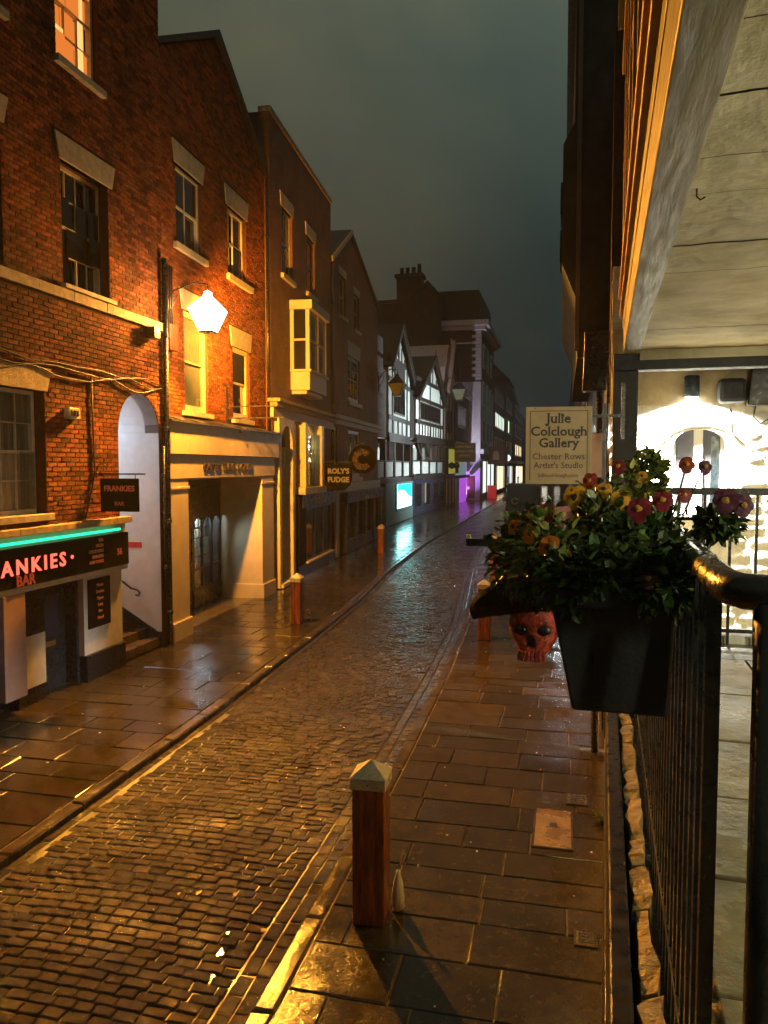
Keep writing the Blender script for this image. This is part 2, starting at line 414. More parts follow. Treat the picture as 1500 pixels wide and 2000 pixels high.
# setts
sett_meshes = [block_mesh('sett', m_sett, .2, .11, .05, .007, .004) for _ in range(10)]
recs = []
y = 3.3
while y < 62:
    cw = random.uniform(.095, .115)
    slope = (kl(y + 1) - kl(y)) * .5
    x = kl(y) + .1 + random.uniform(0, .1); xe = kr(y) - .27
    while x < xe - .06:
        l = min(random.uniform(.14, .23), xe - x)
        if xe - x - l < .07: l = xe - x
        t = (x - kl(y)) / (kr(y) - kl(y))
        z = random.gauss(0, .0025) + .012 * math.sin(t * math.pi) - .004
        recs.append((x + l/2, y + cw/2 + .06 * math.sin(x * 1.3), z, l - .014, cw - .013, random.gauss(0, .012), random.gauss(0, .026), random.gauss(0, .022)))
        x += l
    y += cw
for k in range(2):     # channel of two courses laid along the right kerb
    y = 3.2
    while y < 62:
        l = random.uniform(.16, .24)
        recs.append((kr(y) - .075 - .125 * k, y + l/2, .000 + random.gauss(0, .002), .112, l - .012, random.gauss(0, .02) + math.atan2(-(kr(y+1)-kr(y)), 1), random.gauss(0, .016), random.gauss(0, .014)))
        y += l
y = 3.2
while y < 62:          # single channel course along the left kerb
    l = random.uniform(.2, .3)
    recs.append((kl(y) + .055, y + l/2, -.002 + random.gauss(0, .002), .085, l - .012, math.atan2(-(kl(y+1)-kl(y)), 1), random.gauss(0, .012), random.gauss(0, .01)))
    y += l
scatter(road, 'sett', m_sett, recs, sett_meshes, (.2, .11))
# kerb stones
for par, fn, sgn in ((kerb_l, kl, -1), (kerb_r, kr, 1)):
    ms = [block_mesh('kerb_stone', m_kerb, .16, .9, .13, .016, .006) for _ in range(6)]
    rr = []; y = 2.6
    while y < 120:
        l = random.uniform(.7, 1.15)
        rr.append((fn(y + l/2) + sgn * .078, y + l/2, PZ + random.gauss(0, .003), .155, l - .012, math.atan2(-(fn(y+l)-fn(y)), l), random.gauss(0, .003), random.gauss(0, .008)))
        y += l
    scatter(par, 'kerb_stone', m_kerb, rr, ms, (.16, .9), 120)
# flagstones
slab_meshes = [block_mesh('flagstone', m_slab, .8, .5, .04, .007, .004) for _ in range(8)]
def flags(parent, fa, fb, y0, y1, lo, hi, dlo, dhi, skip=None):
    out = []; y = y0
    while y < y1:
        d = random.uniform(dlo, dhi) * (1 if y < 30 else 1.5)
        xa, xb = fa(y + d/2), fb(y + d/2); x = xa - random.uniform(0, lo)
        rot = math.atan2((fb(y+1)-fb(y)), 1)
        while x < xb - .02:
            l = random.uniform(lo, hi)
            e = x + l
            if xb - e < .25: e = xb
            s, e2 = max(x, xa), e
            if e2 - s > .05 and not (skip and skip((s+e2)/2, y + d/2, e2 - s, d)):
                out.append(((s+e2)/2, y + d/2, PZ + random.gauss(0, .0022), e2 - s - .014, d - .014, random.gauss(0, .004), random.gauss(0, .005), random.gauss(0, .005)))
            x = e
        y += d
    scatter(parent, 'flagstone', m_slab, out, slab_meshes, (.8, .5))
flags(pav_l, lambda y: fl(y) - .25, lambda y: kl(y) - .165, 3.0, 120, .55, 1.05, .42, .68)
COVERS = [(-.08, 7.35, .36, .42), (.22, 8.45, .22, .17), (.10, 5.62, .20, .14)]
flags(pav_r, lambda y: kr(y) + .165, lambda y: fr(y) + .15, 3.0, 90, .5, 1.05, .36, .62)
# ================================================================ building helpers (local x along the front, -y to the street)
def wall_mb(u0, u1, z0, z1, ops, y0=0., y1=.3):
    """wall slab with rectangular openings (ua,ub,za,zb) left out"""
    us = sorted(set([u0, u1] + [min(max(o[i], u0), u1) for o in ops for i in (0, 1)]))
    zs = sorted(set([z0, z1] + [min(max(o[i], z0), z1) for o in ops for i in (2, 3)]))
    mb = MB()
    hole = lambda u, z: any(o[0] < u < o[1] and o[2] < z < o[3] for o in ops)
    for a, b in zip(us, us[1:]):
        run = None
        for c, d in zip(zs, zs[1:]):
            if hole((a+b)/2, (c+d)/2):
                if run: mb.box(a, b, y0, y1, run[0], run[1])
                run = None
            else: run = (run[0], d) if run else (c, d)
        if run: mb.box(a, b, y0, y1, run[0], run[1])
    return mb
def bricks(parent, owner, mat, u0, u1, z0, z1, ops, cut=None, bw=.225, bh=.075, limit=300):
    """real bricks laid in alternate courses on the wall face; the ones that show largest are single parts"""
    recs = []; k = 0; z = z0
    mw = owner.matrix_local if owner.parent is None else owner.matrix_local
    while z + bh <= z1 + .001:
        zc = z + bh/2
        iv = [(u0, u1)] if cut is None else cut(zc)
        for o in ops:
            if callable(o):
                s = o(zc)
                if s is None: continue
                a, b = s
            else:
                if not (o[2] < zc + bh*.45 and o[3] > zc - bh*.45): continue
                a, b = o[0], o[1]
            nv = []
            for (p, q) in iv:
                if b <= p or a >= q: nv.append((p, q)); continue
                if a > p: nv.append((p, a))
                if b < q: nv.append((b, q))
            iv = nv
        header = k % 2
        for (p, q) in iv:
            step = bw if not header else bw * .75
            n0 = math.floor((p - u0) / step); x = u0 + n0 * step + (bw*.25 if header else 0)
            alt = 0
            x = p - ((p - u0 + (k % 2) * bw * .5) % bw)
            while x < q:
                a, b = max(x, p), min(x + bw, q)
                if b - a > .03: recs.append((a + .005, b - .005, z + .005, z + bh - .005, random.uniform(-.014, -.006)))
                x += bw
        z += bh; k += 1
    R = Matrix.Rotation(parent.rotation_euler.z, 4, 'Z'); T = Matrix.Translation(parent.location) @ R
    vis = [r for r in recs if seen(T @ Vector(((r[0]+r[1])/2, 0, (r[2]+r[3])/2)))]
    vis.sort(key=lambda r: ((T @ Vector((r[0], 0, r[2]))) - Vector((0, 0, EYE))).length)
    near = [r for r in vis if r[1]-r[0] > bw*.9][:limit]
    ids = set(id(r) for r in near)
    mes = []
    for _ in range(6):
        mes.append(MB().front(-bw/2+.005, bw/2-.005, -.011 + random.uniform(-.003, .003), .002, -bh/2+.005, bh/2-.005, .004).mesh('brick', mat))
    for r in near:
        o = link('brick', random.choice(mes), owner); o.location = ((r[0]+r[1])/2, random.uniform(-.003, .003), (r[2]+r[3])/2)
        o.rotation_euler = (random.gauss(0, .01), random.gauss(0, .006), random.gauss(0, .01))
    mb = MB()
    for r in recs:
        if id(r) not in ids: mb.front(r[0], r[1], r[4], .002, r[2], r[3], .004)
    mb.build('further_bricks', mat, owner, kind='stuff')
def lintel(par, ua, ub, z0, z1, flare=.08, mat=None, out=.025, name='lintel'):
    return MB().prism([(ua, z0), (ub, z0), (ub+flare, z1), (ua-flare, z1)], -out, .1).build(name, mat or m_stone, par, bevel=.006)
def sill(par, ua, ub, z0, z1, mat=None, out=.1):
    return MB().box(ua, ub, -out, .12, z0, z1).build('sill', mat or m_stone, par, bevel=.006)
def window(par, u0, u1, z0, z1, cols=3, rows=4, fmat=None, pmat=None, d=.1, back=None, fw=.06, bar=.018, onepane=False, meet=True):
    """sash window: box frame, meeting rail, glazing bars, panes, curtain or dark room behind"""
    fmat = fmat or m_whitewood; pmat = pmat or m_pane
    mb = MB()
    mb.box(u0, u0+fw, d, d+.1, z0, z1).box(u1-fw, u1, d, d+.1, z0, z1).box(u0+fw, u1-fw, d, d+.1, z1-fw, z1).box(u0+fw, u1-fw, d, d+.1, z0, z0+fw*1.2)
    w = mb.build('window', fmat, par, bevel=.004)
    a, b, c, e = u0+fw, u1-fw, z0+fw*1.2, z1-fw
    mid = (c+e)/2
    if meet: MB().box(a, b, d+.015, d+.07, mid-.022, mid+.022).build('meeting_rail', fmat, w)
    for i in range(1, cols):
        x = a + (b-a)*i/cols
        MB().box(x-bar/2, x+bar/2, d+.025, d+.06, c, e).build('glazing_bar', fmat, w)
    for j in range(1, rows):
        z = c + (e-c)*j/rows
        if meet and abs(z-mid) < .06: continue
        for i in range(cols):
            MB().box(a+(b-a)*i/cols+bar/2, a+(b-a)*(i+1)/cols-bar/2, d+.027, d+.058, z-bar/2, z+bar/2).build('glazing_bar', fmat, w)
    if onepane:
        MB().box(a, b, d+.04, d+.046, c, e).build('pane', pmat, w)
    else:
        for i in range(cols):
            for j in range(rows):
                p = MB().box(a+(b-a)*i/cols, a+(b-a)*(i+1)/cols, -.003, .003, c+(e-c)*j/rows, c+(e-c)*(j+1)/rows).build('pane', pmat, w)
                p.location.y = d+.042
                p.rotation_euler = (random.gauss(0, .004), 0, random.gauss(0, .004))
    if back: 
        mb = MB(); n = 24
        for i in range(n):      # folds
            xa, xb = a+(b-a)*i/n, a+(b-a)*(i+1)/n
            mb.quad((xa, d+.075+.012*(i % 2), c), (xb, d+.075+.012*((i+1) % 2), c), (xb, d+.075+.012*((i+1) % 2), e), (xa, d+.075+.012*(i % 2), e))
        mb.build('curtain', back, w)
    return w
def drainpipe(name, label, x, y, z0, z1, r=.05, hopper=False, mat=None):
    t = thing(name, label, 'drainpipe', (x, y, 0))
    MB().tube([(0, 0, z0), (0, 0, z1)], r, 10).build('pipe', mat or m_iron, t, True)
    z = z0 + .6
    while z < z1:
        MB().lathe([(r, 0), (r+.018, .01), (r+.018, .07), (r, .08)], (0, 0, z), 10).build('collar', mat or m_iron, t); z += 1.8
    if hopper: MB().prism([(-.07, z1), (.07, z1), (.16, z1+.22), (-.16, z1+.22)], -.12, .12).build('hopper', mat or m_iron, t)
    return t
m_glow_win = glow('lamplit_curtain', (1., .26, .04), .42)
m_glow_win2 = glow('lamplit_blind', (1., .50, .16), .7)
m_neon_red = glow('red_neon', (1., .09, .05), 1.5)
m_dimred = M('dull_red_lettering', (.25, .05, .03), .5, emis=(1, .12, .04), estr=.06)
m_dimorange = M('dull_orange_lettering', (.30, .10, .04), .5, emis=(1, .3, .1), estr=.03)
m_green = glow('green_led', (.02, .85, .35), 1.1)
m_board = M('brown_black_sign_board', (.006, .0045, .004), .7, .25, 6, spec=.06)
m_black_glass = M('dark_blue_door_glass', (.03, .035, .06), .1, .3, 3)
m_step = wet('wet_step', [(.07, .045, .025), (.09, .06, .03)], .1, .4)
m_brass = M('brass', (.45, .30, .08), .35, .2, 20, metal=.8)
m_rose = M('pinkish_paint', (.34, .22, .18), .5, .15, 5, .1, 40)
m_red_sign = M('red_fire_notice', (.55, .02, .02), .4)
# ---------------------------------------------------------------- bar building with the arched passage
LX = -math.pi / 2   # not used for rotation: fronts run along +Y
def left_front(name, label, p0, p1):
    a = math.atan2(p1[1]-p0[1], p1[0]-p0[0])
    return thing(name, label, 'building', (p0[0], p0[1], 0), a), math.dist(p0, p1)
def bar_building():
    B, L = left_front('bar_building', 'red brick town house with neon-lit bar below and a white arched stair passage', (-7.6, 0), (-7.6, 13.72))
    ac, ar, az = 12.81, .70, 4.25
    shop = (4.0, 12.1, 0, 2.62)
    ops = [(10.62, 11.74, 9.85, 11.75), (10.66, 11.92, 6.44, 8.34), (8.3, 10.14, 2.88, 4.73), (7.2, 9.35, 6.44, 8.34), (7.2, 9.35, 9.85, 11.75)]
    arch_rect = (12.1, 13.52, 0, az + ar)
    wl = wall_mb(4, 13.72, 2.62, 15, ops + [(12.1, 13.52, 2.62, az+ar)]).box(13.52, 13.72, 0, .3, 0, 2.62)
    for i in range(14):    # spandrels over the arch
        a0, a1 = math.pi*i/14, math.pi*(i+1)/14
        x0, x1 = ac + ar*math.cos(a0), ac + ar*math.cos(a1)
        z0, z1 = az + ar*math.sin(a0), az + ar*math.sin(a1)
        wl.prism([(x1, z1), (x0, z0), (x0, az+ar), (x1, az+ar)], 0, .3)
    W = wl.build('wall', m_mortar, B)
    MB().box(4, 13.72, 6, 6.3, 0, 15).box(4, 4.3, .3, 6, 0, 15).box(13.53, 13.72, .3, 6, 5.1, 15).build('rear_wall', m_brick_dark, B)
    MB().prism([(4, 15), (13.72, 15), (13.72, 15.2), (4, 15.2)], -.3, 6.4).build('roof', m_slate, B)
    def arch(z):
        if z > az + ar + .02 or z < 2.62: return None
        if z <= az: return (12.08, 13.54)
        w = math.sqrt(max(0, (ar+.02)**2 - (z-az)**2)); return (ac-w, ac+w)
    fl_l = [(10.45, 12.15, 8.33, 8.74), (7, 9.5, 8.33, 8.74), (8, 10.24, 4.72, 5.09), (4, 13.72, 6.18, 6.37)]
    bricks(B, W, m_brick, 8.6, 13.72, 2.70, 13.4, ops + fl_l + [arch], limit=300)
    # windows
    w = window(B, 10.62, 11.74, 9.85, 11.75, 3, 4, m_whitewood, m_glow_win, .1)
    MB().box(10.72, 11.02, .135, .139, 10.0, 10.45).build('blind', m_glow_win2, w)
    MB().box(11.38, 11.52, .135, .139, 9.95, 11.7).build('curtain', m_glow_win2, w)
    sill(B, 10.55, 11.82, 9.74, 9.85); sill(B, 7.1, 9.5, 9.74, 9.85)
    window(B, 10.68, 11.9, 6.44, 8.34, 4, 4, m_whitewood, m_pane, .16)
    lintel(B, 10.62, 12.04, 8.34, 8.72, .1); lintel(B, 7.1, 9.42, 8.34, 8.72, .1)
    window(B, 7.2, 9.35, 6.44, 8.34, 4, 4, m_whitewood, m_pane, .16)
    window(B, 7.2, 9.35, 9.85, 11.75, 4, 4, m_whitewood, m_pane, .1)
    window(B, 8.4, 10.12, 2.9, 4.73, 5, 4, m_whitewood, m_glass, .16, back=m_curtain)
    lintel(B, 8.2, 10.2, 4.73, 5.08, .1, m_stone_old)
    sill(B, 8.2, 10.2, 2.80, 2.9)
    sill(B, 10.6, 12.0, 6.372, 6.44)
    # string course in stone lengths
    u = 4.0
    while u < 13.7:
        l = min(random.uniform(.8, 1.3), 13.7-u)
        MB().box(u+.003, u+l-.003, -.07 + random.uniform(-.004, .004), .05, 6.20, 6.36).build('string_course_stone', m_stone_old, B, bevel=.008); u += l
    u = 4.0
    while u < 12.2:
        l = min(random.uniform(.9, 1.4), 12.25-u)
        MB().box(u+.003, u+l-.003, -.16, .05, 2.62, 2.73 + random.uniform(-.006, .006)).build('ledge_stone', m_stone_old, B, bevel=.01); u += l
    # shop front
    MB().box(4, 12.22, -.03, .12, 2.44, 2.62).build('frieze', m_offwhite, B)
    F = MB().box(4, 12.2, -.10, -.032, 1.89, 2.45).build('fascia', m_board, B, bevel=.004)
    MB().tube([(4, -.15, 2.53), (11.85, -.15, 2.53)], .022, 8).build('led_strip', m_green, B, label='glowing green light strip')
    MB().box(4, 12.2, -.085, .1, 1.80, 1.886).build('fascia_moulding', m_offwhite, B, bevel=.01)
    text('FRANKIES', .30, 10.42, 2.08, -.103, m_neon_red, F, align='RIGHT', bold=.006, space=1.35, xscale=1.12)
    MB().lathe([(.03, 0), (.03, .012)], (0, 0, 0), 14).build('dot', m_neon_red, F).matrix_local = Matrix.Translation((10.58, -.102, 2.19)) @ Matrix.Rotation(math.radians(90), 4, 'X')
    text('BAR', .22, 9.50, 1.905, -.103, m_dimred, F, bold=.004)
    for i, s in enumerate(('TEA', 'PIZZA', 'COCKTAILS', 'BURGERS', 'HOT DOGS')):
        text(s, .075, 11.42, 2.36 - i*.088, -.103, m_dimorange, F, align='RIGHT')
    text('56', .15, 11.9, 2.08, -.103, m_dimred, F, bold=.003)
    # ground floor: pilaster, recessed porch with door, white pier, black plinth
    MB().box(4, 9.02, 0, .2, 0, .55).box(4, 8.2, .02, .2, .55, 1.8).build('stall_riser', m_dark, B)
    MB().box(8.2, 9.02, .1, .106, .55, 1.8).build('shop_window', m_glass, B)
    MB().box(8.2, 9.02, 1.2, 1.21, .3, 1.8).build('bar_interior', M('blue_lit_interior', (.05, .05, .2), .6, emis=(.12, .12, .6), estr=.4), B)
    MB().prism([(9.05, .3), (9.5, .3), (9.5, 1.8), (9.05, 1.8)], -.09, .3).build('pilaster', m_rose, B, bevel=.01)
    MB().box(9.5, 10.1, .05, .13, .32, 1.10).build('white_panel', m_offwhite, B, bevel=.004)
    p = MB().box(9.5, 10.1, .05, .13, 1.102, 1.8).build('menu_board', m_charcoal, B, bevel=.004)
    MB().box(9.58, 10.02, .035, .05, 1.16, 1.74).build('moulding', m_dark, p, bevel=.006)
    MB().box(9.5, 10.1, .06, .14, 0, .318).build('base_board', m_dark, B)
    D = MB().box(10.12, 10.92, .30, .36, .06, 1.79).build('door', m_charcoal, B, bevel=.004)
    MB().box(10.30, 10.74, .292, .302, .92, 1.58).build('pane', m_black_glass, D)
    for zz in ((.15, .45), (.5, .7)):
        MB().box(10.26, 10.48, .288, .302, *zz).box(10.56, 10.78, .288, .302, *zz).build('door_panel', m_charcoal, D, bevel=.006)
    MB().box(10.40, 10.66, .286, .301, .76, .84).build('letterbox', m_brass, D)
    MB().box(10.94, 11.0, .1, .4, .06, 1.8).build('door_frame', m_charcoal, B)
    MB().box(10.1, 11.0, .12, .45, 0, .06).build('door_step', m_step, B)
    MB().box(11.0, 12.12, .0, .4, .5, 1.8).build('pier', m_offwhite, B, bevel=.006)
    MB().box(10.995, 11.0, .0, .4, .5, 1.8).build('pier_reveal', m_rose, B)
    MB().box(11.0, 12.14, -.05, .4, 0, .5).build('plinth', m_dark, B, bevel=.01)
    k = MB().box(11.1, 11.72, -.03, -.002, .92, 1.74).build('chalk_board', m_board, B, bevel=.004)
    for i in range(6):
        text(('Music', 'Drinks', 'Open', 'Late', 'Bar', 'Food')[i], .08, 11.41, 1.60 - i*.11, -.032, m_dimorange, k)
    # passage: white lining, stair rising inwards, raking black skirting and handrail
    dp = 3.6
    lin = MB().box(12.06, 12.11, .30, dp, 0, az).box(13.515, 13.56, .02, dp, 0, az)
    for i in range(14):
        a0, a1 = math.pi*i/14, math.pi*(i+1)/14; r2 = ar + .03
        lin.prism([(ac+ar*math.cos(a1), az+ar*math.sin(a1)), (ac+ar*math.cos(a0), az+ar*math.sin(a0)), (ac+r2*math.cos(a0), az+r2*math.sin(a0)), (ac+r2*math.cos(a1), az+r2*math.sin(a1))], .02, dp)
    lin.box(12.05, 13.6, dp, dp+.1, 0, 5)
    lin.build('passage_lining', m_white, B)
    for i in range(12):
        MB().box(12.11, 13.515, -.0 + .05 + i*.27, dp, (.1 + i*.17), .1 + (i+1)*.17).build('stair_step', m_step, B, bevel=.008)
    MB().prism_x([(.0, .0), (.0, .38), (.1, .38), (dp, .38 + 2.1), (dp, 1.6), (.35, .0)], 13.49, 13.514).build('skirting', m_dark, B)
    h = MB().tube([(13.44, .62, 1.22), (13.44, .5, 1.2), (13.44, .44, 1.15), (13.44, .47, 1.08), (13.44, .53, 1.1)], .02, 8).build('handrail', m_iron, B, True)
    MB().tube([(13.44, .62, 1.22), (13.44, 3.2, 2.95)], .02, 8).build('rail_length', m_iron, h, True)
    MB().box(13.50, 13.513, .42, .84, 2.02, 2.13).build('fire_notice', m_red_sign, B, label='small red fire notice')
    Lp = MB().lathe([(.12, 0), (.12, -.06), (.08, -.09)], (12.8, 1.9, 4.93), 14).build('assumed_bulkhead_lamp', glow('cool_lamp', (.7, .82, 1.), 4.), B)  # lamp assumed from the cool light inside the passage
    lamp('POINT', 'passage_light', (12.8, 1.9, 4.6), 55, (.58, .74, 1.), B, .1)
    return B
bar = bar_building()
drainpipe('drainpipe', 'black drainpipe between the bar house and the travel shop', -7.52, 13.66, .1, 7.6, .055)
drainpipe('cable_conduit', 'thick black conduit beside the arched passage opening', -7.55, 13.58, 1.0, 4.0, .03)
# wall fixings on the bar house
def alarm():
    t = thing('alarm_box', 'pale alarm box reading MFS on the red brick bar wall', 'alarm box', (-7.6, 10.74, 4.35), math.pi/2)
    MB().prism([(-.15, .02), (-.12, 0), (.12, 0), (.15, .02), (.15, .15), (.12, .18), (-.12, .18), (-.15, .15)], -.10, 0).build('casing', M('alarm_ivory', (.6, .55, .4), .4), t, bevel=.012)
    text('MFS', .12, 0, .05, -.102, m_dark, t, bold=.003)
    MB().lathe([(.015, -.03), (.015, 0)], (-.1, -.05, 0), 8).build('strobe', m_dark, t)
alarm()
def floodlight(): 
    t = thing('floodlight', 'small unlit black floodlight under the stone string course', 'floodlight', (-7.6, 13.12, 6.0), math.pi/2)
    MB().prism([(-.11, -.02), (.11, -.02), (.11, .2), (-.11, .2)], -.22, -.03).build('housing', m_dark, t, bevel=.015)
    MB().box(.112, .116, -.2, -.05, .02, .17).build('lens', M('floodlight_glass', (.6, .6, .5), .2), t)
    MB().box(-.03, .03, -.03, .02, .05, .12).build('bracket', m_iron, t)
floodlight()
def junction():
    t = thing('junction_box', 'brown meter box on the travel shop wall beside the drainpipe', 'junction box', (-7.86, 14.35, 5.95), math.pi/2)
    MB().box(-.17, .17, -.16, 0, 0, .52).build('casing', M('rusty_brown_paint', (.10, .03, .015), .5, .4, 12), t, bevel=.01)
    for i in (-.08, 0, .08): MB().tube([(i, -.08, .52), (i, -.08, 1.7)], .018, 6).build('conduit', m_cable, t, True)
    MB().tube([(-.06, -.08, 0), (-.06, -.08, -.12), (-.12, -.05, -.2), (-.12, -.05, -1.1)], .015, 6).build('cable', m_cable, t, True)
junction()
def wires():
    for i, (dz, sag, lab) in enumerate(((.0, .05, 'upper black cable slung along the red brick bar wall'), (-.05, .09, 'middle black cable slung along the red brick bar wall'), (-.1, .16, 'lowest black cable slung along the red brick bar wall'))):
        pts = []
        for k in range(25):
            y = 6.5 + 7.1*k/24; pts.append((-7.56, y, 5.22 + dz - sag*abs(math.sin(y*1.7+i)) + .02*math.sin(y*5+i*2)))
        o = tag(MB().tube(pts, .012, 6).build('wall_cable', m_cable, None, True), lab, 'cable', 'cables along the brick wall')
    tag(MB().tube([(-7.57, 11.3, 5.1), (-7.57, 11.32, 4.2), (-7.57, 11.34, 3.5), (-7.57, 11.2, 3.1), (-7.57, 11.05, 2.75)], .014, 6).build('drop_cable', m_cable, None, True), 'black cable dropping down the bar wall behind the hanging sign', 'cable')
wires()
def hanging_board(name, label, loc, w, h, lines, board, lmat, arm=True, shape=None, scroll=True, frame=None, rz=0., armlen=None):
    """board hung across the pavement from a wall bracket; local x runs out from the wall, face to -y"""
    t = thing(name, label, 'sign', loc, rz)
    al = armlen or w + .22
    if arm:
        MB().box(0, al, -.012, .012, h+.06, h+.085).box(-.02, .0, -.02, .02, h-.12, h+.3).build('bracket', m_iron, t)
        if scroll:
            pts = [(.02 + .2*(1-math.cos(q))*.5, 0, h + .09 + .16*math.sin(q)) for q in [i*.35 for i in range(9)]]
            MB().tube(pts, .008, 6).build('scroll', m_iron, t, True)
        for x in (.16, w+.04): MB().tube([(x, 0, h), (x, 0, h+.065)], .008, 6).build('hook', m_iron, t)
    if shape is None: b = MB().box(.1, .1+w, -.015, .015, 0, h)
    else: b = MB().prism([(.1+w*x, h*z) for x, z in shape], -.015, .015)
    b = b.build('board', board, t, bevel=.003)
    if frame: MB().box(.1, .1+w, -.02, -.016, h-.02, h).box(.1, .1+w, -.02, -.016, 0, .02).box(.1, .12, -.02, -.016, .02, h-.02).box(.08+w, .1+w, -.02, -.016, .02, h-.02).build('border', frame, b)
    for s, size, z, m, *k in lines:
        text(s, size, .1+w/2, z, -.017, m if m else lmat, b, depth=.006, bold=(k[0] if k else 0.), xscale=(k[1] if len(k) > 1 else 1.))
    return t
m_signred = M('red_sign_lettering', (.40, .09, .05), .5, emis=(1, .2, .1), estr=.05)
hanging_board('hanging_sign', 'brown-black hanging board lettered in red over the bar fascia', (-7.6, 11.4, 2.86), .7, .55, [('FRANKIES', .13, .34, m_signred, .003), ('BAR', .10, .10, m_dimorange)], m_board, m_signred)
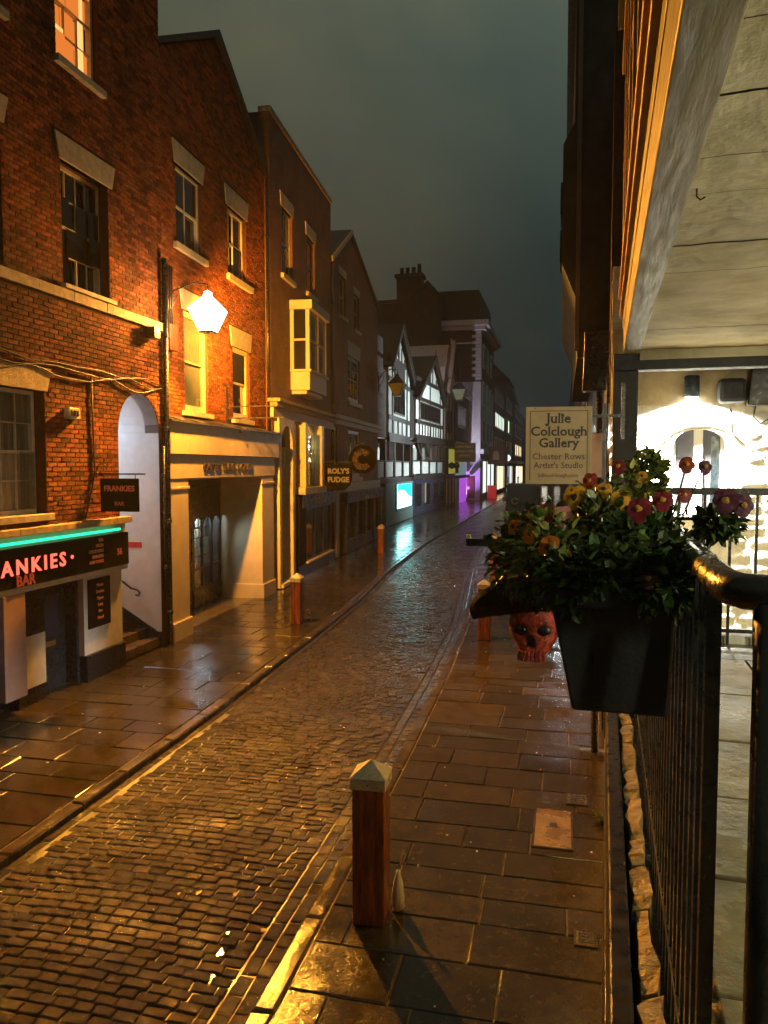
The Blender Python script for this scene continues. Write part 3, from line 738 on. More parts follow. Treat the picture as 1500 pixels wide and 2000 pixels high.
# ---------------------------------------------------------------- travel shop
m_poster = [M('poster_%d' % i, c, .6, .5, 9, isl=.2) for i, c in enumerate([(.50, .46, .38), (.30, .34, .36), (.50, .38, .2), (.2, .24, .28)])]
def travel_building():
    B, L = left_front('travel_shop_building', 'orange brick house above a cream stone shop surround for a travel agent', (-7.85, 13.72), (-8.15, 20.35))
    ops = [(1.15, 2.45, 8.25, 9.9), (3.95, 5.2, 8.3, 9.95), (1.45, 2.65, 4.8, 6.95), (4.2, 5.35, 4.82, 6.6)]
    W = wall_mb(0, L, 4.3, 11.6, ops).prism([(0, 11.6), (L, 11.6), (3.35, 13.5)], 0, .3).build('wall', m_mortar, B)
    lops = [(1.0, 2.62, 9.88, 10.36), (3.78, 5.4, 9.93, 10.44), (1.25, 2.85, 6.93, 7.4), (4.02, 5.55, 6.58, 7.1)]
    def cut(z):
        if z < 11.6: return [(0, L)]
        k = (z - 11.6)/1.9
        return [(3.35*k, L-(L-3.35)*k)]
    bricks(B, W, m_brick2, 0, L, 4.72, 13.4, ops + lops, cut, limit=300)
    MB().prism([(-.05, 11.62), (3.35, 13.56), (L+.05, 11.62), (L+.05, 11.75), (3.35, 13.72), (-.05, 11.75)], -.12, 7).build('roof', m_slate, B)
    MB().box(0, L, 6.6, 6.9, 0, 11.6).box(0, .2, .3, 6.6, 4.6, 11.6).box(L-.2, L, .3, 6.6, 0, 11.6).build('rear_wall', m_brick_dark, B)
    window(B, 1.15, 2.45, 8.25, 9.9, 2, 2, m_whitewood, m_pane, .08)
    window(B, 3.95, 5.2, 8.3, 9.95, 2, 2, m_whitewood, m_pane, .08)
    window(B, 1.45, 2.65, 4.8, 6.95, 1, 2, m_yellowwood, m_glass, .05, back=m_curtain, fw=.12)
    window(B, 4.2, 5.35, 4.82, 6.6, 1, 2, m_yellowwood, m_pane, .05, fw=.12)
    for a, b, c, d in lops: lintel(B, a+.1, b-.1, c+.02, d-.02, .1)
    sill(B, 3.85, 5.5, 8.15, 8.3); sill(B, 1.0, 2.6, 8.12, 8.25); sill(B, 1.3, 2.8, 4.7, 4.8); sill(B, 4.1, 5.5, 4.7, 4.82)
    # surround
    MB().box(.05, L+.15, -.34, .3, 3.86, 4.5).build('upper_fascia', m_cream, B, bevel=.008)
    mb = MB()
    n = 30
    for i in range(n):
        a, b = (L+.35)*i/n - .05, (L+.35)*(i+1)/n - .05
        z1, z2 = random.uniform(4.53, 4.56), random.uniform(4.53, 4.56)
        mb.add([(a, -.42, 4.50), (b, -.42, 4.50), (b, .0, 4.50), (a, .0, 4.50), (a, -.42, z1), (b, -.42, z2), (b, 0, 4.66), (a, 0, 4.66)], [(4,5,6,7),(0,1,5,4),(3,2,1,0)])
    mb.build('lead_flashing', m_lead, B)
    E_ = MB().box(.15, L-.08, -.28, .3, 3.36, 3.858).build('entablature', m_cream, B, bevel=.006)
    text('CHESTER TRAVEL & CRUISE', .24, 3.2, 3.52, -.283, m_bronze, E_, depth=.03, bold=.004, xscale=1.02)
    for a, b in ((.2, 1.0), (5.55, 6.5)):
        MB().box(a, b, -.26, 1.0, .1, 3.36).build('pier', m_cream, B, bevel=.008)
        MB().box(a-.05, b+.05, -.31, 1.0, 0, .45).build('pier_base', m_cream, B, bevel=.02)
        MB().box(a-.03, b+.03, -.285, .2, 3.14, 3.2).build('pier_capital', m_cream, B, bevel=.01)
    MB().box(0, .2, -.05, 1.0, 0, 4.5).build('party_pier', m_dark, B)
    # recessed shopfront
    y = .92
    MB().box(1.0, 5.55, y, y+.1, 2.45, 3.36).build('header_panel', m_charcoal, B)
    MB().box(1.0, 5.55, -.2, y, 3.33, 3.359).build('porch_soffit', m_cream, B)
    MB().box(1.0, 2.85, y-.02, y+.08, .08, .5).box(3.75, 5.55, y-.02, y+.08, .08, .5).build('stall_riser', m_charcoal, B, bevel=.006)
    def shopwin(a, b, nb):
        f = MB().box(a, a+.06, y, y+.07, .5, 2.45).box(b-.06, b, y, y+.07, .5, 2.45).box(a+.06, b-.06, y, y+.07, .5, .56).box(a+.06, b-.06, y, y+.07, 2.39, 2.45).build('shop_window', m_charcoal, B, bevel=.004)
        for i in range(1, nb):
            x = a + (b-a)*i/nb; MB().box(x-.03, x+.03, y, y+.06, .56, 2.39).build('mullion', m_charcoal, f)
        MB().box(a+.06, b-.06, y+.005, y+.055, 1.0, 1.05).build('transom', m_charcoal, f)
        for i in range(nb):
            x0, x1 = a + (b-a)*i/nb + .03, a + (b-a)*(i+1)/nb - .03
            MB().box(x0, x1, y+.03, y+.036, .56, 2.39).build('pane', m_glass, f)
            cx = (x0+x1)/2; w = (x1-x0)/2      # arched head boards
            MB().prism([(x0, 2.39), (x0, 2.05)] + [(cx-w*math.cos(q), 2.05+.26*math.sin(q)) for q in [math.pi*j/8 for j in range(1, 8)]] + [(x1, 2.05), (x1, 2.39)], y+.0, y+.026).build('arched_head', m_charcoal, f)
            for r in range(5):
                for c in range(3):
                    if random.random() < .88:
                        pw_, ph_ = (x1-x0)/3*.84, .22
                        px = x0 + (x1-x0)*(c+.5)/3; pz = 1.12 + r*.25 + random.uniform(-.02, .02)
                        MB().box(px-pw_/2, px+pw_/2, y+.3 + .02*r, y+.304 + .02*r, pz-ph_/2, pz+ph_/2).build('poster', random.choice(m_poster), f)
        return f
    shopwin(1.02, 2.82, 3); shopwin(3.8, 5.53, 3)
    D = MB().box(2.9, 3.72, y+.02, y+.08, .1, 2.1).build('door', m_charcoal, B, bevel=.006)
    MB().box(3.08, 3.54, y+.01, y+.022, 1.0, 1.95).build('pane', m_pane, D)
    MB().box(3.06, 3.28, y+.008, y+.022, .3, .85).box(3.36, 3.56, y+.008, y+.022, .3, .85).build('door_panel', m_charcoal, D, bevel=.005)
    MB().box(3.1, 3.5, y+.0, y+.02, .14, .2).build('letterbox', m_cap, D)
    MB().tube([(3.62, y-.03, .95), (3.62, y-.03, 1.25)], .014, 8).build('handle', m_brass, D)
    MB().box(2.84, 2.9, y, y+.08, .08, 2.45).box(3.72, 3.78, y, y+.08, .08, 2.45).box(2.9, 3.72, y, y+.08, 2.1, 2.45).build('door_frame', m_charcoal, B)
    MB().box(1.0, 5.55, y+1.6, y+1.7, 0, 3.3).box(1.0, 1.02, y+.1, y+1.6, 0, 3.3).box(5.53, 5.55, y+.1, y+1.6, 0, 3.3).box(1.0, 5.55, y+.1, y+1.6, 3.2, 3.3).build('shop_room', m_charcoal, B)
    MB().box(1.1, 2.7, y+.35, y+1.0, .55, .75).build('display_shelf', M('lit_display', (.3, .4, .42), .4, .6, 6, emis=(.45, .8, .9), estr=.28), B)
    MB().box(1.1, 5.45, y+.14, y+.18, 2.42, 2.44).build('assumed_strip_light', glow('cool_strip', (.8, .95, 1.), 6.), B)  # strip assumed, put in to light the posters
    for x in (1.9, 4.6): lamp('POINT', 'display_light', (x, y+.2, 2.3), 24, (.85, .95, 1.), B, .05)
    return B
travel_building()
drainpipe('drainpipe', 'thin black drainpipe between the travel shop and the fudge shop', -8.02, 20.25, 3.9, 11.5, .04)
t = thing('sign_bracket', 'empty black scrolled iron sign bracket under the travel shop window', 'bracket', (-7.99, 17.45, 4.75), 0)
MB().box(0, 1.25, -.012, .012, .3, .325).box(0, 1.45, -.012, .012, .02, .045).build('arm', m_iron, t)
MB().box(-.02, .015, -.025, .025, -.15, .85).build('back_plate', m_iron, t)
MB().tube([(.02, 0, -.1), (.25, 0, -.3), (.4, 0, -.32), (.42, 0, -.2)], .012, 6).build('scroll', m_iron, t, True)
MB().tube([(.02, 0, .7), (.12, 0, .62), (.14, 0, .5), (.05, 0, .45)], .012, 6).build('scroll', m_iron, t, True)
# ---------------------------------------------------------------- fudge shop
def scene_lights_inside(par, u0, u1, z0, z1, y, n, mat):
    for i in range(n):
        x, z = random.uniform(u0, u1), random.uniform(z0, z1)
        MB().lathe([(.0, -.03), (.03, 0), (.0, .03)], (x, y + random.uniform(0, .12), z), 6).build('bulb', mat, par)
m_bulb = glow('warm_bulb', (1., .8, .5), 5.)
def oriel(B, u0, u1, z0, z1, out, mat):
    pl = [(u0, 0), (u0+.3, -out), (u1-.3, -out), (u1, 0)]
    pl = [(u0, .0), (u0+.02, -out), (u1-.02, -out), (u1, .0)]
    O = MB().prism_z([(x, y) for x, y in pl][::-1], z0, z0+.55).build('oriel_window', mat, B, bevel=.01)
    MB().prism_z([(u0-.1, .0), (u0-.08, -out-.1), (u1+.08, -out-.1), (u1+.1, .0)][::-1], z1-.28, z1).build('cornice', mat, O, bevel=.02)
    MB().prism_z([(u0-.06, .0), (u0-.05, -out-.06), (u1+.05, -out-.06), (u1+.06, .0)][::-1], z0+.552, z0+.62).build('sill', mat, O)
    MB().prism_z([(u0+.1, .0), (u0+.1, -out+.12), (u1-.1, -out+.12), (u1-.1, .0)][::-1], z0-.12, z0-.002).build('base_moulding', mat, O, bevel=.02)
    a, b = z0+.62, z1-.28
    for (x, y) in ((u0+.06, -out+.06), (u1-.06, -out+.06), (u0+.05, -.05), (u1-.05, -.05), ((u0+u1)/2, -out+.06)):
        MB().box(x-.07, x+.07, y-.06, y+.06, a, b).build('post', mat, O)
    for x in (u0+.03, u1-.05): MB().box(x, x+.02, -out+.12, -.1, a, b).build('pane', m_pane, O)
    for x0, x1 in ((u0+.13, (u0+u1)/2-.07), ((u0+u1)/2+.07, u1-.13)):
        MB().box(x0, x1, -out+.04, -out+.06, a, b).build('pane', m_pane, O)
        MB().box(x0, x1, -out+.02, -out+.038, (a+b)/2-.03, (a+b)/2+.03).build('meeting_rail', mat, O)
    MB().box(u0+.015, u0+.029, -out+.12, -.1, (a+b)/2-.03, (a+b)/2+.03).build('meeting_rail', mat, O)
    return O
def fudge_building():
    B, L = left_front('fudge_shop_building', 'tall brown brick house with cream oriel window above a fudge shop', (-8.0, 20.4), (-8.55, 27.95))
    ops = [(1.15, 2.3, 9.25, 11.2), (4.0, 5.1, 9.35, 11.2), (2.85, 5.3, 3.0, 5.15), (.45, 1.75, .1, 4.9), (3.4, 7.1, .45, 2.25)]
    MB()
    wall_mb(0, L, 0, 13.35, ops).build('wall', m_brick_far, B)
    MB().box(-.02, L+.02, -.05, .3, 13.35, 13.5).build('parapet_coping', m_stone_old, B)
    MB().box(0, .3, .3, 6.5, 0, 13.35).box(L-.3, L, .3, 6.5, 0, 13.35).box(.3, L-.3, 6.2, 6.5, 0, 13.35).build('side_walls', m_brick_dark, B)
    MB().box(.3, L-.3, .3, 6.2, 13.0, 13.1).build('roof', m_slate, B)
    for a, b, c, d in ops[:2]:
        window(B, a, b, c, d, 2, 2, m_whitewood, m_pane, .08, onepane=True); lintel(B, a-.08, b+.08, d, d+.38, .1); sill(B, a-.12, b+.12, c-.14, c)
    oriel(B, 2.0, 4.25, 5.95, 8.65, .6, m_cream)
    # cornice over the row level
    MB().box(-.2, L, -.32, .05, 5.42, 5.52).build('cornice', m_stone_old, B, bevel=.01)
    MB().box(-.15, L, -.22, .05, 5.28, 5.418).build('cornice_moulding', m_stone_old, B, bevel=.02)
    MB().box(-.1, L, -.1, .05, 5.0, 5.278).build('frieze', m_stone, B)
    # row level: lit window between cream posts
    for x in (2.7, 4.9): MB().box(x, x+.32, -.28, .1, 2.95, 5.0).build('post', m_yellowwood, B, bevel=.015)
    MB().box(2.5, 5.4, -.32, .2, 2.72, 2.95).build('window_ledge', m_yellowwood, B, bevel=.015)
    wv = MB().box(3.0, 4.9, -.02, -.01, 2.96, 5.0).build('row_window', m_glass, B)
    MB().box(2.85, 5.3, 1.8, 1.85, 2.9, 5.1).box(2.85, 2.9, .3, 1.8, 2.9, 5.1).box(5.25, 5.3, .3, 1.8, 2.9, 5.1).box(2.85, 5.3, .3, 1.8, 2.84, 2.9).box(2.85, 5.3, .3, 1.8, 5.1, 5.16).build('lit_room', M('room_plaster', (.25, .2, .12), .8), B)
    scene_lights_inside(B, 3.3, 5.0, 3.7, 4.7, .04, 18, m_bulb)
    MB().lathe([(0, -.12), (.12, 0), (0, .12)], (4.75, .22, 4.3), 10).build('pendant_lamp', glow('pendant', (1., .85, .6), 7.), B)
    lf = MB()
    for _ in range(160):
        c = Vector((random.uniform(3.15, 5.0), random.uniform(.1, .3), random.uniform(3.0, 4.3))); a = Vector((random.gauss(0,1), random.gauss(0,1), random.gauss(0,1))).normalized()*.09; b = a.orthogonal().normalized()*.05
        lf.quad(c-a, c-b, c+a, c+b)
    lf.build('house_plants', M('pot_plant_leaf', (.10, .14, .06), .5, isl=.4), B, kind='stuff')
    # arched entrance with ribbed shutter
    ent = MB()
    r = .6; c = 1.1; zt = 4.2
    pts = [(c + r*math.cos(q), zt + r*math.sin(q)) for q in [math.pi*i/12 for i in range(13)]]
    for (xa, za), (xb, zb) in zip(pts, pts[1:]): ent.prism([(xb, zb), (xa, za), (xa, 5.0), (xb, 5.0)], -.14, .1)
    ent.box(.3, .5, -.14, .1, .1, 5.0).box(1.7, 1.9, -.14, .1, .1, 5.0)
    ent.build('entrance_arch', m_cream, B)
    MB().box(.5, 1.7, .55, .6, 3.1, 4.85).build('tympanum', m_cream, B)
    MB().box(1.66, 1.7, .1, .55, .1, 4.2).build('entrance_reveal', m_yellowwood, B)
    for i in range(9): 
        x = .52 + i*.13
        MB().box(x, x+.118, .28, .32 + .02*(i % 2), .35, 3.1).build('shutter_board', m_stone, B, bevel=.012)
    MB().box(.4, 1.8, -.2, .5, .1, .2).build('door_step', m_white, B)
    MB().box(1.95, 2.35, -.06, .05, .1, 4.95).build('pilaster', M('oxblood_paint', (.09, .03, .015), .45), B, bevel=.01)
    # shopfront
    MB().box(2.4, L, -.12, .05, .0, .45).build('stall_riser', m_dark, B, bevel=.01)
    F = MB().box(2.75, L-.05, -.18, .05, 2.28, 2.70).build('fascia', m_charcoal, B, bevel=.01)
    text("ROLY'S FUDGE", .27, 5.0, 2.39, -.183, m_gold, F, bold=.005, depth=.02)
    MB().box(2.4, 2.75, -.14, .05, .45, 2.7).box(2.75, 3.4, -.1, .05, .45, 2.28).build('shop_pilaster', m_board, B, bevel=.01)
    s = MB().box(3.4, 3.5, -.08, .05, .45, 2.28).box(7.0, 7.1, -.08, .05, .45, 2.28).box(3.5, 7.0, -.08, .05, .45, .55).box(3.5, 7.0, -.08, .05, 2.2, 2.28).build('shop_window', m_dark, B)
    for x in (4.65, 5.85): MB().box(x-.05, x+.05, -.07, .04, .55, 2.2).build('mullion', m_dark, s)
    for a, b in ((3.5, 4.6), (4.7, 5.8), (5.9, 7.0)): MB().box(a, b, -.03, -.02, .55, 2.2).build('pane', M('shop_pane_%d' % int(a*10), (.01, .01, .01), .04, spec=1., rvar=.01), s)
    MB().box(3.3, 7.2, -.2, .05, .45, .5).build('shop_sill', m_cream, B)
    return B
fudge_building()
shield = [(0, 1), (0, .45), (.08, .22), (.25, .06), (.5, 0), (.75, .06), (.92, .22), (1, .45), (1, 1)]
hanging_board('hanging_sign', 'black shield-shaped hanging sign with white fudge shop lettering', (-8.3, 26.0, 2.75), 1.0, .95, [("ROLY'S", .25, .62, None, .012), ('FUDGE', .25, .32, None, .012)], m_board, M('white_lettering', (.22, .24, .26), .5), shape=shield[::-1], scroll=False)
# ---------------------------------------------------------------- brown gabled house with dark shopfront
def gabled_brick():
    B, L = left_front('gabled_brick_house', 'brown brick gabled house above a navy panelled shopfront', (-8.6, 28.0), (-9.08, 37.6))
    ops = [(1.5, 2.6, 9.6, 11.2), (4.2, 5.2, 9.5, 11.0), (3.0, 5.2, 6.35, 8.25), (3.0, 5.3, 3.15, 5.15), (.3, 1.0, 3.15, 5.15)]
    wall_mb(0, L, 0, 11.35, ops).prism([(0, 11.35), (L, 11.35), (3.3, 13.2)], 0, .3).build('wall', m_brick_far, B)
    for a in (0, L-.3): MB().box(a, a+.3, .3, 8, 0, 11.35).build('side_wall', m_brick_dark, B)
    MB().prism([(-.1, 11.36), (3.3, 13.24), (L+.1, 11.36), (L+.1, 11.5), (3.3, 13.42), (-.1, 11.5)], -.1, 8).build('roof', m_slate, B)
    MB().prism([(-.12, 11.25), (3.3, 13.2), (3.3, 13.4), (-.12, 11.45)], -.16, -.101).build('verge_board', m_stone, B)
    for a, b, c, d in ops[:2]:
        window(B, a, b, c, d, 2, 2, m_whitewood, m_pane, .08, onepane=True); lintel(B, a-.05, b+.05, d, d+.3, .08); sill(B, a-.1, b+.1, c-.15, c)
    window(B, 3.0, 5.2, 6.35, 8.25, 3, 4, m_whitewood, m_pane, .05, fw=.16, onepane=True); lintel(B, 2.9, 5.3, 8.25, 8.85, .12); sill(B, 2.8, 5.4, 6.18, 6.35)
    MB().box(-.05, L+.05, -.25, .05, 5.45, 5.62).build('cornice', m_stone, B, bevel=.02)
    MB().box(0, L, -.14, .05, 5.25, 5.448).build('cornice_moulding', m_stone, B, bevel=.02)
    window(B, 3.0, 5.3, 3.15, 5.15, 4, 2, m_whitewood, m_glass, .05, fw=.14, back=m_curtain, onepane=True)
    window(B, .3, 1.0, 3.15, 5.15, 1, 2, m_yellowwood, m_glass, .05, fw=.12, back=m_curtain, onepane=True)
    sill(B, 2.8, 5.5, 2.98, 3.15); sill(B, .2, 1.1, 2.98, 3.15)
    MB().box(.6, L, -.12, .05, 2.58, 2.96).build('stone_band', m_stone, B, bevel=.01)
    F = MB().box(1.55, L-.1, -.3, .05, 2.14, 2.5).build('fascia', m_navy, B, bevel=.02)
    MB().box(1.5, L-.05, -.36, .05, 2.5, 2.57).build('fascia_cornice', m_navy, B, bevel=.02)
    text('COOKIE', .26, 5.2, 2.22, -.303, m_stone, F, depth=.02)
    x = 1.55
    while x < L - .3:
        MB().box(x, x+.24, -.26, .05, .1, 2.14).build('pilaster', m_navy, B, bevel=.015)
        if x + 1.7 < L:
            f = MB().box(x+.24, x+1.9, -.2, .05, .1, .62).build('stall_riser', m_navy, B, bevel=.01)
            MB().box(x+.24, x+1.9, -.1, -.09, .62, 2.14).build('pane', M('shopfront_pane', (.02, .02, .025), .05, .8, 2, spec=1., rvar=.01), f)
            MB().box(x+.9, x+.97, -.15, -.101, .62, 2.14).build('mullion', m_navy, f)
        x += 1.9
    MB().box(.15, .6, -.18, .05, .1, 2.6).build('gate_post', m_stone, B, bevel=.02)
    return B
gabled_brick()
drainpipe('drainpipe', 'black drainpipe between the fudge shop and the gabled brick house', -8.5, 27.95, .1, 11.2, .06)
def round_sign():
    t = thing('round_sign', 'round dark hanging sign with a sprinkled letter C beside the gabled house', 'sign', (-8.72, 30.0, 3.35), 0)
    o = MB().lathe([(.58, -.02), (.58, .02)], (0, 0, 0), 28).build('disc', m_board, t)
    o.matrix_local = Matrix.Translation((.85, 0, .55)) @ Matrix.Rotation(math.radians(90), 4, 'X')
    MB().box(0, .9, .0, .025, 1.18, 1.21).build('bracket', m_iron, t)
    MB().tube([(.85, .012, 1.12), (.85, .012, 1.2)], .012).build('hook', m_iron, t)
    ring = MB()
    for k in range(18):
        a0, a1 = .7 + k*(2*math.pi-1.4)/18, .7 + (k+1)*(2*math.pi-1.4)/18
        P = lambda r, a: (.85 + r*math.cos(a), .55 + r*math.sin(a))
        ring.prism([P(.2, a0), P(.42, a0), P(.42, a1), P(.2, a1)], -.035, -.021)
    ring.build('letter', M('dark_red_letter', (.02, .006, .006), .4), t)
    sp = MB()
    for _ in range(90):
        a = random.uniform(.75, 5.5); r = random.uniform(.2, .42); x, z = .85 + r*math.cos(a), .55 + r*math.sin(a); s = random.uniform(.012, .03)
        sp.box(x-s, x+s, -.045, -.036, z-s*.7, z+s*.7)
    sp.build('sprinkles', M('pale_sprinkles', (.16, .10, .12), .5, isl=.5), t, kind='stuff')
round_sign()
# ---------------------------------------------------------------- timber-framed houses
def bar_mb(x0, z0, x1, z1, w, y0, y1):
    d = Vector((x1-x0, z1-z0)); n = Vector((-d.y, d.x)).normalized()*w/2
    return MB().prism([(x0-n.x, z0-n.y), (x0+n.x, z0+n.y), (x1+n.x, z1+n.y), (x1-n.x, z1-n.y)][::-1], y0, y1)
def timber_gable(B, u0, u1, zb, ze, ua, za, plaster, out=.25, win=None, rails=(), posts=(), small=6):
    """jettied gable: plaster face, dark members standing proud, each its own piece"""
    MB().prism([(u0, zb), (u1, zb), (u1, ze), (ua, za), (u0, ze)], -out, .3).build('gable_wall', plaster, B)
    y0, y1 = -out-.05, -out+.02
    def t(a, b, c, d, w=.26): bar_mb(a, b, c, d, w, y0 + random.uniform(-.012, .012), y1).build('timber', m_timber, B)
    for z in rails: t(u0, z, u1, z, .30)
    t(u0, zb+.1, u1, zb+.1, .34)
    def top(x): return ze + (za-ze)*((x-u0)/(ua-u0) if x < ua else (u1-x)/(u1-ua))
    for x in posts: t(x, zb, x, top(x)-.1, .26)
    zr = [zb+.1] + sorted(rails)
    n = small
    for i in range(1, n):
        x = u0 + (u1-u0)*i/n; t(x, zb+.25, x, zr[1] if len(zr) > 1 else ze, .22)
    k = 7
    zz = max(rails) if rails else ze
    for i in range(1, k):
        x = u0 + (u1-u0)*i/k
        if top(x) - zz > .5: t(x, zz, x, top(x)-.15, .22)
    # barge boards and roof slopes
    for a, b in (((u0-.35, ze-.25), (ua, za+.25)), ((ua, za+.25), (u1+.35, ze-.25))):
        bar_mb(*a, *b, .42, -out-.34, -out-.26).build('barge_board', m_timber, B)
        bar_mb(a[0], a[1]+.2, b[0], b[1]+.2, .14, -out-.4, 5.5).build('roof_slope', m_slate, B)
    MB().tube([(ua, -out-.3, za), (ua, -out-.3, za+1.0)], [.07, .03], 6).build('finial', m_timber, B)
    if win:
        a, b, c, d, cols = win
        w = MB().box(a, b, -out-.06, -out+.03, c, d).build('window', m_timber, B)
        for i in range(cols):
            MB().box(a+(b-a)*i/cols+.07, a+(b-a)*(i+1)/cols-.07, -out-.075, -out-.061, c+.1, d-.1).build('pane', m_pane, w)
    return B
m_tealglow = glow('teal_lit_poster', (.02, .60, .66), 1.2)
m_whiteglow = glow('white_lit_poster', (.36, 1., 1.), 5.5)
m_panelw = M('white_balustrade_panel', (.5, .52, .48), .7, .15)
def gallery(B, u0, u1, z0, z1, lit, emi, cols=4):
    """row-level gallery: dark recess with a lit back wall, posts, panel balustrade"""
    MB().box(u0, u1, 1.6, 1.7, z0, z1).build('gallery_back', lit, B)
    MB().box(u0, u1, .0, 1.7, z0-.15, z0).build('gallery_floor', m_timber, B)
    for i in range(cols+1):
        x = u0 + (u1-u0)*i/cols
        MB().box(x-.18, x+.18, -.1, .25, z0, z1).build('gallery_post', m_timber, B)
    for i in range(cols):
        x0, x1 = u0 + (u1-u0)*i/cols + .18, u0 + (u1-u0)*(i+1)/cols - .18
        MB().box(x0, x1, 0, .08, z0+.05, z0+.95).build('balustrade_panel', m_panelw, B)
        MB().box(x0, x1, -.06, .14, z0+.95, z0+1.05).build('balustrade_rail', m_timber, B)
    if emi:
        x = (u0*2+u1)/3
        MB().lathe([(0, -.1), (.14, 0), (0, .1)], (x, .8, z1-.25), 10).build('assumed_gallery_lamp', glow('gallery_bulb', (.9, .97, 1.), 6.), B)  # lamp assumed, lights the gallery recess
        lamp('POINT', 'gallery_light', (x, .8, z1-.5), emi, (.9, .96, 1.), B, .1)
def timber_house_a():
    B, L = left_front('timber_framed_house', 'tall black and white timber gable with glowing teal shop poster below', (-10.2, 41.0), (-10.5, 53.2))
    wall_mb(0, L, 5.3, 9.3, []).build('upper_wall', m_brick_dark, B)
    for i in range(5):
        MB().box(.4, 2.6, -.05, .01, 5.5 + i*1.15, 6.4 + i*1.15).build('infill_panel', M('grey_infill_%d' % i, (.13, .12, .11), .8), B)
    for a in (0, L-.3): MB().box(a, a+.3, .3, 9, 0, 11).build('side_wall', m_brick_dark, B)
    timber_gable(B, 3.9, 11.3, 5.4, 9.6, 6.9, 12.1, m_plaster, .12, (5.5, 9.1, 6.9, 8.7, 4), (6.6, 8.9, 10.2), (5.0, 10.1), 5)
    MB().box(5.6, 9.0, -.2, -.12, 9.05, 10.1).build('attic_shutters', m_timber, B)
    MB().box(3.6, 11.5, -.25, .1, 5.1, 5.38).build('jetty_beam', m_timber, B, bevel=.03)
    gallery(B, .3, 11.9, 2.95, 5.2, m_plaster2, 40, 4)
    MB().box(.2, L-.2, -.2, .3, 2.65, 2.9).build('bressummer', m_timber, B)
    MB().box(2.4, 11.9, -.25, .4, .1, 2.64).build('shop_wall', m_teal, B)
    s = MB().box(5.4, 11.1, -.32, -.252, .85, 2.6).build('shop_window', m_teal, B)
    MB().box(5.7, 10.8, -.335, -.322, 1.0, 2.5).build('lit_poster', m_whiteglow, s)
    MB().prism([(5.7, 2.5), (5.7, 1.9), (6.4, 2.15), (8.0, 2.1), (9.3, 1.75), (10.8, 1.55), (10.8, 2.5)], -.35, -.337).build('poster_colour', m_tealglow, s)
    MB().box(.4, 2.2, -.02, .3, .1, 2.64).build('shop_door', m_dark, B)
    MB().box(.6, 1.0, -.035, -.022, 1.2, 2.4).build('lit_slot', m_tealglow, B)
    # roof and chimney behind the gable
    MB().prism_x([(.5, 9.4), (4.2, 12.6), (8.8, 9.4)], -.3, L).build('roof', m_slate, B)
    return B
timber_house_a()
def timber_house_b():
    B, L = left_front('timber_framed_house', 'smaller black and white timber gable with striped panels above a navy shop', (-10.5, 53.3), (-10.05, 66.0))
    wall_mb(0, L, 5.6, 9.0, []).build('upper_wall', m_timber, B)
    timber_gable(B, 1.2, 11.4, 5.7, 8.7, 6.9, 11.8, m_plaster2, .12, (2.6, 9.8, 7.1, 8.4, 6), (6.9, 8.6, 10.0), (2.2, 6.1, 10.2), 10)
    MB().box(1.0, 11.8, -.25, .1, 5.35, 5.68).build('jetty_beam', m_timber, B, bevel=.03)
    gallery(B, .3, 12.2, 3.05, 5.4, m_plaster2, 40, 4)
    for a, b in ((2.0, 3.6), (5.0, 6.6)): bar_mb(a, 5.3, b, 4.2, .3, -.08, .1).build('brace', m_timber, B)
    MB().box(.2, L-.2, -.2, .3, 2.7, 3.0).build('bressummer', m_timber, B)
    MB().box(.1, 12.4, -.1, .4, .1, 2.69).build('shop_wall', m_navy, B)
    for i, x in enumerate((1.0, 4.2, 7.4, 10.2)):
        f = MB().box(x, x+2.0, -.16, -.102, .6, 2.5).build('shop_window', m_navy, B)
        MB().box(x+.15, x+1.85, -.172, -.162, .75, 2.35).build('pane', m_pane, f)
    MB().box(4.0, 4.5, -.19, -.173, .9, 2.4).build('lit_slot', glow('dim_slot', (.6, .6, .5), .25), B)
    MB().prism_x([(.5, 8.6), (4.2, 12.0), (8.8, 8.6)], -.3, L).build('roof', m_slate, B)
    return B
timber_house_b()
def rear_range():
    t = thing('rear_range', 'tall dark brick range with big chimney rising behind the timber houses', 'building', (-12.7, 79.0, 0), 0)
    MB().prism([(-12, 0), (0, 0), (0, 21.2), (-1.1, 22.3), (-3.0, 20.6), (-12, 20.4)], 0, 2.9).build('wall', m_brick_dark, t)
    MB().prism([(-12.2, 20.42), (-3.0, 20.62), (-1.1, 22.34), (.1, 21.1), (.1, 21.4), (-1.1, 22.7), (-3.1, 20.95), (-12.2, 20.75)], -.15, 3.0).build('roof', m_slate, t)
    C_ = MB().box(-4.4, -1.8, .2, 1.8, 20.4, 23.2).build('chimney', m_brick_dark, t)
    MB().box(-4.6, -1.6, .05, 1.95, 23.2, 23.55).build('chimney_cap', m_brick_dark, C_)
    for i in range(4): MB().lathe([(.26, 0), (.2, .75 + .3*(i == 3)), (.26, .8 + .3*(i == 3))], (-4.0 + i*.62, 1.0, 23.55), 10).build('chimney_pot', m_brick_dark, C_)
rear_range()
